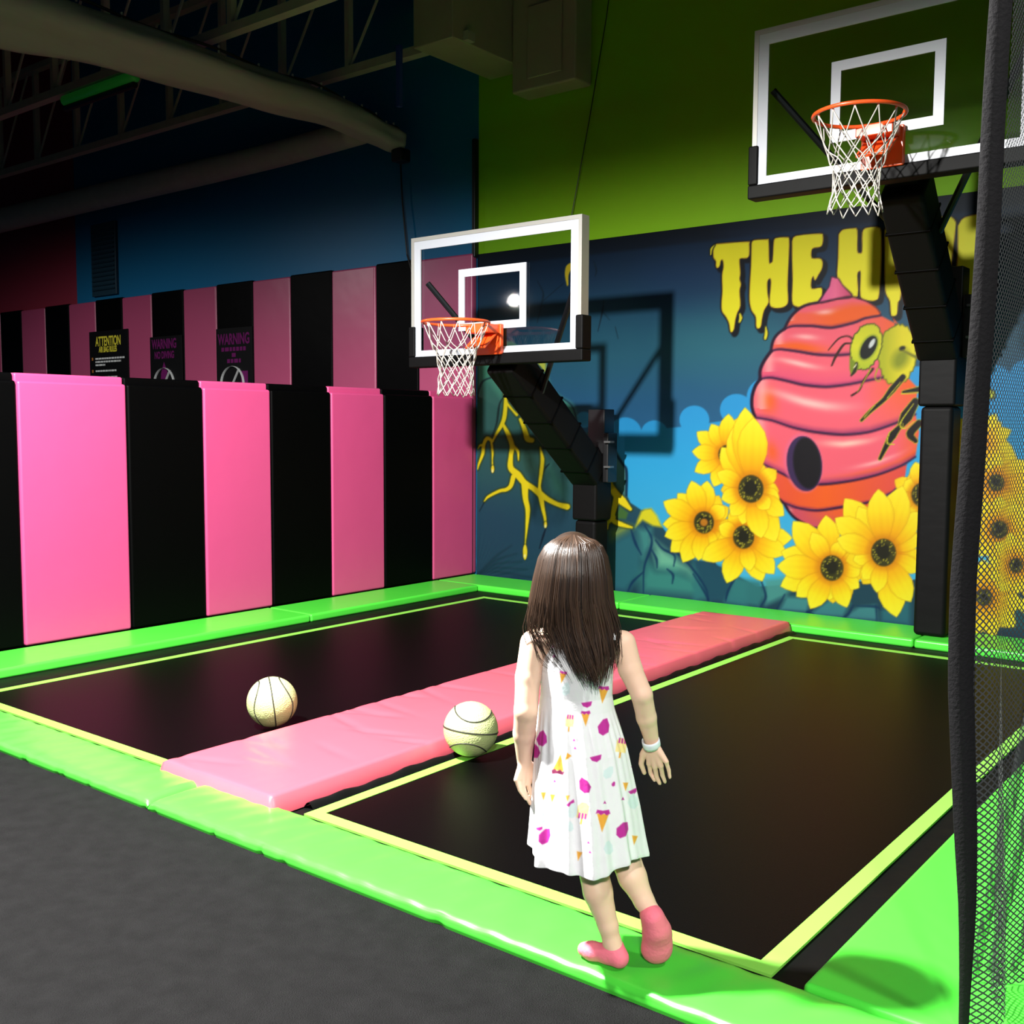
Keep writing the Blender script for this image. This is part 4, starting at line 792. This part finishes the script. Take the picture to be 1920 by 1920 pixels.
def sdf_mesh(prims, res, pad_=.012):
    """prims: (prim, blend). Smooth union on a grid, surface nets."""
    lo = np.min([np.minimum(p[1]-p[2], p[3]-p[4]) if p[0] == 'c' else p[1]-p[2] for p, k in prims], 0)-pad_
    hi = np.max([np.maximum(p[1]+p[2], p[3]+p[4]) if p[0] == 'c' else p[1]+p[2] for p, k in prims], 0)+pad_
    n = np.ceil((hi-lo)/res).astype(int)+1; F = np.full(n, .05, np.float32); ax = [lo[i]+res*np.arange(n[i]) for i in range(3)]
    for p, k in prims:
        if p[0] == 'c': a, b = np.minimum(p[1]-p[2], p[3]-p[4]), np.maximum(p[1]+p[2], p[3]+p[4])
        else: a, b = p[1]-p[2], p[1]+p[2]
        m_ = abs(k)+.012; i0 = np.clip(((a-m_-lo)/res).astype(int), 0, n-1); i1 = np.clip(((b+m_-lo)/res).astype(int)+2, 1, n)
        X, Y, Z = np.meshgrid(ax[0][i0[0]:i1[0]], ax[1][i0[1]:i1[1]], ax[2][i0[2]:i1[2]], indexing='ij')
        if p[0] == 'c':
            e = p[3]-p[1]; t = np.clip(((X-p[1][0])*e[0]+(Y-p[1][1])*e[1]+(Z-p[1][2])*e[2])/max(e@e, 1e-12), 0, 1)
            d = np.sqrt((X-p[1][0]-t*e[0])**2+(Y-p[1][1]-t*e[1])**2+(Z-p[1][2]-t*e[2])**2)-(p[2]*(1-t)+p[4]*t)
        else:
            q = np.sqrt(((X-p[1][0])/p[2][0])**2+((Y-p[1][1])/p[2][1])**2+((Z-p[1][2])/p[2][2])**2); d = (q-1)*min(p[2])
        S = F[i0[0]:i1[0], i0[1]:i1[1], i0[2]:i1[2]]
        if k > 0:
            h = np.clip(.5+.5*(S-d)/k, 0, 1); S[...] = S*(1-h)+d*h-k*h*(1-h)
        else:
            k = -k; h = np.clip(.5-.5*(S+d)/k, 0, 1); S[...] = S*(1-h)+(-d)*h+k*h*(1-h)
    ins = F < 0
    s8 = [ins[a:n[0]-1+a, b:n[1]-1+b, c:n[2]-1+c] for a in (0, 1) for b in (0, 1) for c in (0, 1)]; cnt = sum(x.astype(np.int8) for x in s8); act = (cnt > 0) & (cnt < 8)
    idx = -np.ones(act.shape, np.int64); I = np.argwhere(act); idx[act] = np.arange(len(I)); acc = np.zeros((len(I), 3)); wgt = np.zeros(len(I))
    C8 = [(a, b, c) for a in (0, 1) for b in (0, 1) for c in (0, 1)]
    for i in range(8):
        for j in range(i+1, 8):
            A, B = np.array(C8[i]), np.array(C8[j])
            if np.abs(A-B).sum() != 1: continue
            fa = F[I[:, 0]+A[0], I[:, 1]+A[1], I[:, 2]+A[2]]; fb = F[I[:, 0]+B[0], I[:, 1]+B[1], I[:, 2]+B[2]]; cr = (fa < 0) != (fb < 0)
            t = np.where(cr, fa/np.where(cr, fa-fb, 1), 0); acc += np.where(cr[:, None], A+(B-A)*t[:, None], 0); wgt += cr
    V = lo+res*(I+acc/wgt[:, None]); Q = []
    for d in range(3):
        o1, o2 = (d+1) % 3, (d+2) % 3; sl = [slice(None)]*3; sl2 = [slice(None)]*3; sl[d] = slice(0, n[d]-1); sl2[d] = slice(1, n[d])
        cr = ins[tuple(sl)] != ins[tuple(sl2)]; E_ = np.argwhere(cr); E_ = E_[(E_[:, o1] > 0) & (E_[:, o2] > 0) & (E_[:, o1] < n[o1]-1) & (E_[:, o2] < n[o2]-1)]
        fl_ = ins[tuple(sl)][E_[:, 0], E_[:, 1], E_[:, 2]]
        def g(da, db):
            K = E_.copy(); K[:, o1] -= da; K[:, o2] -= db; return idx[K[:, 0], K[:, 1], K[:, 2]]
        q = np.stack([g(1, 1), g(0, 1), g(0, 0), g(1, 0)], 1); q[~fl_] = q[~fl_][:, ::-1]; Q.append(q)
    return V, np.vstack(Q)
def sdf_obj(name, prims, res, m, parent, sub=0):
    V, Q = sdf_mesh(prims, res); me = bpy.data.meshes.new(name); me.from_pydata(V.tolist(), [], Q.tolist()); me.update()
    me.polygons.foreach_set('use_smooth', [True]*len(me.polygons)); me.materials.append(m); o = link(bpy.data.objects.new(name, me), parent)
    md = o.modifiers.new('s', 'SMOOTH'); md.factor = .5; md.iterations = 3; return o
C_, S_ = capsule, lambda c, r: ('e', np.array(c, float), np.array(r, float))
HC = J(1073, 1080, .02); HR = np.array((.072, .086, .098))
B_ = []
def ad(k, *ps): B_.extend([(p, k) for p in ps])
ad(.02, S_(HC, HR), S_(HC+(0, .028, -.035), (.052, .055, .058)))
ad(.008, S_(HC+(0, .088, -.012), (.009, .013, .012)), C_(HC+(-.018, .078, -.048), .006, HC+(.018, .078, -.048), .006), S_(HC+(-.073, .01, -.01), (.008, .016, .022)), S_(HC+(.073, .01, -.01), (.008, .016, .022)))
ad(-.006, S_(HC+(-.028, .088, .008), (.012, .008, .008)), S_(HC+(.028, .088, .008), (.012, .008, .008)))
nk = J(1076, 1165, .015)
ad(.015, C_(HC+(0, -.005, -.05), .034, J(1080, 1195, .015), .034))
shl, shr = J(1008, 1203, .01), J(1158, 1205, .01)
ad(.02, C_(shl, .031, J(1083, 1190, .01), .036), C_(shr, .031, J(1083, 1190, .01), .036))
ad(.03, C_(J(1058, 1225, .015), .052, J(1060, 1330, .02), .046), C_(J(1108, 1225, .015), .052, J(1106, 1330, .02), .046), C_(J(1065, 1390, .02), .058, J(1080, 1440, .02), .060), C_(J(1110, 1390, .02), .058, J(1120, 1440, .02), .060))
# arms
le, lw = J(986, 1332, -.02), J(983, 1424, .03)
ad(.006, C_(J(1000, 1206, .01), .0335, J(990, 1270, -.005), .032), C_(J(990, 1270, -.005), .032, le, .0295), C_(le, .0295, J(983, 1375, .008), .0285), C_(J(983, 1375, .008), .0285, lw, .0195))
re, rw = J(1203, 1302, -.015), J(1222, 1388, .03)
ad(.006, C_(J(1168, 1206, .01), .0325, J(1182, 1255, .0), .030), C_(J(1182, 1255, 0), .030, re, .027), C_(re, .027, J(1212, 1345, .008), .0255), C_(J(1212, 1345, .008), .0255, rw, .0185))
# left hand (seen on its back, fingers down and slightly curled, thumb towards the dress)
def hand(w_, knuckles, mids, tips, thumb, rad):
    for q, m_, t_, r_ in zip(knuckles, mids, tips, rad):
        ad(.006, C_(w_, .0125, q, r_*1.3)); ad(.0012, C_(q, r_*1.05, m_, r_)); ad(.001, C_(m_, r_, t_, r_*.82))
    ad(.006, C_(w_, .0115, thumb[0], .0095)); ad(.002, C_(thumb[0], .0088, thumb[1], .0072)); ad(.001, C_(thumb[1], .0072, thumb[2], .006))
hand(lw, [J(968, 1462, .010), J(979, 1468, .020), J(990, 1469, .033), J(1000, 1464, .044)], [J(975, 1482, .014), J(985, 1489, .026), J(996, 1490, .038), J(1006, 1483, .049)], [J(986, 1498, .022), J(994, 1507, .034), J(1003, 1505, .046), J(1010, 1497, .055)], [J(1001, 1440, .052), J(1009, 1456, .060), J(1011, 1470, .062)], [.0056, .0061, .0063, .0060])
hand(rw, [J(1217, 1432, .046), J(1228, 1438, .035), J(1239, 1436, .024), J(1249, 1428, .012)], [J(1220, 1450, .054), J(1231, 1456, .044), J(1242, 1453, .033), J(1254, 1444, .020)], [J(1227, 1463, .050), J(1237, 1469, .043), J(1247, 1466, .034), J(1256, 1458, .022)], [J(1206, 1414, .050), J(1202, 1432, .058), J(1208, 1449, .064)], [.0060, .0063, .0061, .0055])
# legs
lk, la = J(1107, 1605, .03), J(1148, 1768, -.005)
ad(.008, C_(J(1078, 1450, .02), .058, lk, .040), C_(lk, .040, J(1121, 1672, .0), .0375), C_(J(1121, 1672, 0), .0375, J(1140, 1735, -.004), .026), C_(J(1140, 1735, -.004), .026, la, .0225))
ad(.012, C_(la, .022, J(1160, 1793, -.018), .019), C_(J(1150, 1785, -.005), .02, J(1105, 1783, .03), .015))
rk, ra = J(1165, 1588, .05), J(1222, 1712, -.02)
ad(.008, C_(J(1122, 1450, .02), .058, rk, .041), C_(rk, .041, J(1186, 1645, .012), .0365), C_(J(1186, 1645, .012), .0365, J(1208, 1690, -.008), .026), C_(J(1208, 1690, -.008), .026, ra, .022))
ad(.012, C_(ra, .021, J(1230, 1722, -.045), .018), C_(J(1226, 1725, -.02), .019, J(1229, 1782, .0), .015))
body = sdf_obj('body', B_, .0029, SKIN, person)
# shoes
sh = [(C_(J(1161, 1796, -.018), .0235, J(1140, 1788, .0), .0245), .012), (C_(J(1140, 1788, .0), .0245, J(1110, 1783, .022), .023), .012), (C_(J(1110, 1783, .022), .023, J(1096, 1780, .036), .0185), .012), (C_(J(1152, 1778, -.006), .0265, J(1160, 1795, -.018), .0225), .012)]
zmin = .002
shoe = sdf_obj('shoe', sh, .003, SHOE, person)
co_ = np.array([v.co for v in shoe.data.vertices]); co_[:, 2] = np.maximum(co_[:, 2], .002); shoe.data.vertices.foreach_set('co', co_.ravel())
sh = [(C_(J(1225, 1722, -.040), .028, J(1231, 1742, -.036), .030), .012), (S_(J(1233, 1762, -.022), (.037, .026, .046)), .03), (S_(J(1230, 1782, -.006), (.033, .024, .028)), .03), (C_(J(1220, 1714, -.022), .0275, J(1226, 1732, -.03), .026), .012)]
shoe2 = sdf_obj('shoe', sh, .003, SHOE, person)
co_ = np.array([v.co for v in shoe2.data.vertices]); co_[:, 2] = np.maximum(co_[:, 2], .002); shoe2.data.vertices.foreach_set('co', co_.ravel())
b = MB(); c0, c1 = J(1229, 1742, -.048), J(1231, 1776, -.036)
# wristband
ax = rw-re; ax /= np.linalg.norm(ax); c0 = J(1221, 1393, .028); n1 = np.cross(ax, (0, 1, 0)); n1 /= np.linalg.norm(n1); n2 = np.cross(ax, n1)
b.grid(lambda u, v: tuple(c0+ax*(v-.5)*.022+(.0225+.001*math.sin(v*PI))*(math.cos(2*PI*u)*n1+math.sin(2*PI*u)*n2)), 28, 4, closed_u=True)
wbnd = b.build('wristband', BAND, person, smooth=True); wbnd.modifiers.new('t', 'SOLIDIFY').thickness = .0015
# eyes
EYE = mat('eye', (.1, .06, .04), .2)
for sg in (-1, 1):
    e_ = sdf_obj('eye', [(S_(HC+(sg*.028, .078, .008), (.010, .007, .0075)), .001)], .002, EYE, person)
# dress
DK = [(1178, 1030, 1152, .060, .012), (1200, 1020, 1152, .068, .012), (1250, 1014, 1150, .080, .015), (1300, 1013, 1148, .080, .018), (1325, 1010, 1152, .084, .018), (1400, 1004, 1176, .105, .022), (1500, 999, 1196, .125, .025), (1590, 994, 1210, .140, .028)]
dky = [k[0] for k in DK]
def dress_pt(th, y, off=0.):
    xl, xr, hd, dc = (np.interp(y, dky, [k[i] for k in DK]) for i in (1, 2, 3, 4))
    A, B = J(xl, y, dc), J(xr, y, dc); c = (A+B)/2; hwid = (B[0]-A[0])/2
    a = max(0, (y-1318)/270); pl = a*(.040*math.sin(11*th+.6)+.026*math.sin(19*th+2.2)+.02*math.sin(6*th+1))+ (.012*math.sin(30*th)*min(1, a*6) if a < .3 else .008*math.sin(30*th))
    q = 1+pl; z = c[2]
    if y > 1560: z -= .010*(y-1560)/30*(math.sin(th*2+2.4)+.5*math.sin(th*5+1))
    return np.array([c[0]+(hwid*q+off)*math.sin(th), dc-(hd*q+off)*math.cos(th), z])
NU, NV = 480, 320
b = MB()
b.grid(lambda u, v: tuple(dress_pt(u*2*PI, 1178+(1596-1178)*v)), NU, NV, closed_u=True)
# straps
for xb in (1042, 1143):
    a0, a1, a2, a3 = J(xb, 1200, -.050), J(xb+1, 1178, -.036), J(xb+2, 1166, .008), J(xb+2, 1195, .066)
    PP = smooth([a0, a1, a2, a3], 6)
    b.grid(lambda u, v: tuple(PP[int(round(v*(len(PP)-1)))]+np.array([(u-.5)*.030, 0, 0])), 4, len(PP))
V_ = np.array(b.v); W_ = G0+V_[:, :1]*LX+V_[:, 1:2]*LY+V_[:, 2:3]*np.array([0, 0, 1.0])-CAM; zc = W_ @ CF
dc_ = Canvas(960+FPX*(W_@CR)/zc, 960-FPX*(W_@CU)/zc); dc_.c[:] = (238, 238, 240)
PCOL = {1: (190, 40, 150), 2: (240, 170, 60), 3: (248, 225, 150), 4: (214, 232, 232), 5: (130, 40, 80)}
def motif(pts, mi, off=0):
    dc_.poly(pts, PCOL[mi], .8)
def rot(pts, cx, cy, a, s=1.):
    ca, sa = math.cos(a), math.sin(a); s *= 1.12; return [(cx+s*(x*ca-y*sa), cy+s*(x*sa+y*ca)) for x, y in pts]
ICE = [(-9, 2), (-4, -12), (2, -16), (9, -6), (11, 6), (4, 14), (-4, 12)]
CONE = [(-9, -8), (9, -8), (4, 8), (0, 20), (-4, 8)]; TOP = [(-11, -8), (-9, -14), (0, -13), (9, -15), (11, -9), (6, -6), (2, -9), (-3, -6), (-7, -9)]
HALF = [(-10, 0), (10, -3), (8, 5), (1, 9), (-7, 6)]; POP = [(-9, 12), (-9, -8), (-4, -13), (4, -13), (9, -8), (9, 12)]
for x, y, a, s in ((1131, 1363, .3, 1.0), (1001, 1408, -.2, .9), (1015, 1385, .1, .9), (1095, 1474, -.4, .95), (1166, 1556, .5, 1.0), (1020, 1568, .5, 1.0), (1150, 1470, .4, .3)): motif(rot(ICE, x, y, a, s), 1)
for x, y, a, s in ((1098, 1345, 0, .75), (1130, 1536, .05, 1.1), (1131, 1300, .1, .85), (1055, 1268, .2, .6)): motif(rot(CONE, x, y, a, s), 2); motif(rot(TOP, x, y, a, s), 1, .0028)
motif(rot(CONE, 1048, 1436, 3.3, 1.0), 2); motif(rot(TOP, 1048, 1436, 3.3, 1.0), 5, .0028)
for x, y, a, s in ((1068, 1352, .1, .8), (1165, 1398, .15, .95), (1093, 1520, .15, 1.05)):
    motif(rot(POP, x, y, a, s), 3); motif(rot([(-1.5, 12), (1.5, 12), (1.5, 22), (-1.5, 22)], x, y, a, s), 2)
    sg = -1 if y != 1520 else 1
    for q in (-6, -1, 4): motif(rot([(q, sg*4), (q+3, sg*4), (q+3, sg*13), (q, sg*13)], x, y, a, s), 1, .003)
for x, y, a, s in ((1117, 1419, -.1, 1), (1069, 1505, -.5, .8), (1186, 1482, -.3, .75), (1011, 1552, 0, .6), (1100, 1318, 0, .9)): motif(rot(HALF, x, y, a, s), 1)
for x, y, a, s in ((1019, 1490, 0, .5), (1036, 1494, .1, .5), (1086, 1602, .2, .55), (1190, 1572, .1, .55), (1173, 1472, 0, .5), (1065, 1418, .6, .5), (1064, 1495, 0, .4)): motif(rot(CONE, x, y, a, s), 2)
for x, y, a, s in ((1012, 1532, 0, .9), (1186, 1503, 0, .9), (1072, 1520, .2, .9), (1060, 1292, .3, .8), (1140, 1448, .6, .8), (1055, 1395, .3, .7), (1140, 1590, 0, .8), (1068, 1550, 0, .6)): motif(rot(ICE, x, y, a, s), 4)
for x, y in ((1078, 1403), (1076, 1388), (1134, 1505), (1168, 1498), (1106, 1598), (1040, 1465), (1037, 1212), (1039, 1230), (1186, 1437), (1103, 1580)): motif(rot([(-3, 2), (0, -4), (3, 2)], x, y, 0, .8), 1)
dr = b.build('dress', DRESS, person, smooth=True)
at = dr.data.color_attributes.new('print', 'FLOAT_COLOR', 'POINT'); at.data.foreach_set('color', np.concatenate([lin(dc_.c), np.ones((len(dc_.c), 1))], 1).astype(np.float32).ravel())
N, L = DRESS.node_tree.nodes, DRESS.node_tree.links; a_ = N.new('ShaderNodeAttribute'); a_.attribute_name = 'print'; L.new(a_.outputs['Color'], N['Principled BSDF'].inputs['Base Color'])
sd_ = dr.modifiers.new('t', 'SOLIDIFY'); sd_.thickness = .0016; sd_.offset = -1
# hair: base volume plus strands
hb_ = [(S_(HC+(0, -.004, .010), HR+(.006, .006, .005)), .01), (C_(HC+(-.040, -.035, -.02), .036, J(1050, 1165, -.03), .022), .02), (C_(HC+(.040, -.035, -.02), .036, J(1112, 1165, -.03), .022), .02), (C_(HC+(0, -.04, -.02), .04, J(1082, 1190, -.04), .022), .02),
       (S_(HC+(0, .075, -.055), (.056, .075, .085)), -.012)]
hair = empty('hair', (0, 0, 0)); hair.parent = person
base = sdf_obj('hair_volume', hb_, .004, HAIR, hair)
tn = base.data.attributes.new('tone', 'FLOAT', 'POINT'); tn.data.foreach_set('value', np.full(len(base.data.vertices), .25, np.float32))
OY = [1003, 1010, 1024, 1045, 1080, 1130, 1180, 1235, 1290]
OL = [1066, 1040, 1022, 1010, 1001, 991, 986, 1010, 1062]
OR2 = [1084, 1112, 1129, 1139, 1146, 1151, 1161, 1162, 1140]
OD = [.022, .052, .076, .094, .108, .108, .102, .106, .110]
b = MB(); tone = []
r_ = random.Random(17)
def strand(s, yend, rad, tw, dx=0., layer=0., flare=0.):
    yy = np.linspace(1003+r_.uniform(0, 2), yend, 18); pts = []; kx = r_.uniform(-1, 1)
    for y in yy:
        l, r = np.interp(y, OY, OL), np.interp(y, OY, OR2); m_, h = (l+r)/2, (r-l)/2; d = np.interp(y, OY, OD)
        k = max(0, (y-1120)/170); s2 = s+tw*k*math.sin(3*k+kx*3); x = m_+s2*h+dx*k+flare*k*k
        dep = .012-(d+layer)*math.sqrt(max(0.02, 1-min(1, abs(s))**2*.97))*(1 if y > 1005 else .8)
        pts.append(J(x, y, dep))
    R = rad*np.interp(np.linspace(0, 1, 18), [0, .15, .7, 1], [.7, 1, .9, .12]); n0 = len(b.v); b.tube(pts, R, 4, caps=False); tone.extend([min(1, max(0, r_.gauss(.42, .2)))]*(len(b.v)-n0))
for i in range(640):
    s = r_.uniform(-1, 1); s = math.copysign(abs(s)**.9, s)
    fl = 0.
    if s < -.62: ye = r_.uniform(1150, 1196); fl = r_.uniform(-14, 6)
    elif s < -.36: ye = r_.uniform(1165, 1235); fl = r_.uniform(-6, 12)
    elif s > .82: ye = r_.uniform(1165, 1255)
    else: ye = r_.uniform(1244, 1296)-14*abs(s-.2)
    strand(s, ye, r_.uniform(.0013, .0033), r_.uniform(-.17, .17), r_.uniform(-9, 9)+(12 if -.36 < s < .2 else 4), r_.uniform(-.005, .007), fl)
for i in range(60): strand(r_.uniform(-.98, -.5), r_.uniform(1195, 1285), r_.uniform(.0007, .0016), .25, r_.uniform(-4, 14), .010, r_.uniform(-12, 16))
for i in range(30): strand(r_.uniform(.7, .99), r_.uniform(1185, 1262), r_.uniform(.0008, .0016), .2, r_.uniform(-2, 12), .006, r_.uniform(0, 16))
so = b.build('hair_strands', HAIR, hair, smooth=True); tn = so.data.attributes.new('tone', 'FLOAT', 'POINT'); tn.data.foreach_set('value', np.array(tone, np.float32)); so['kind'] = 'stuff'
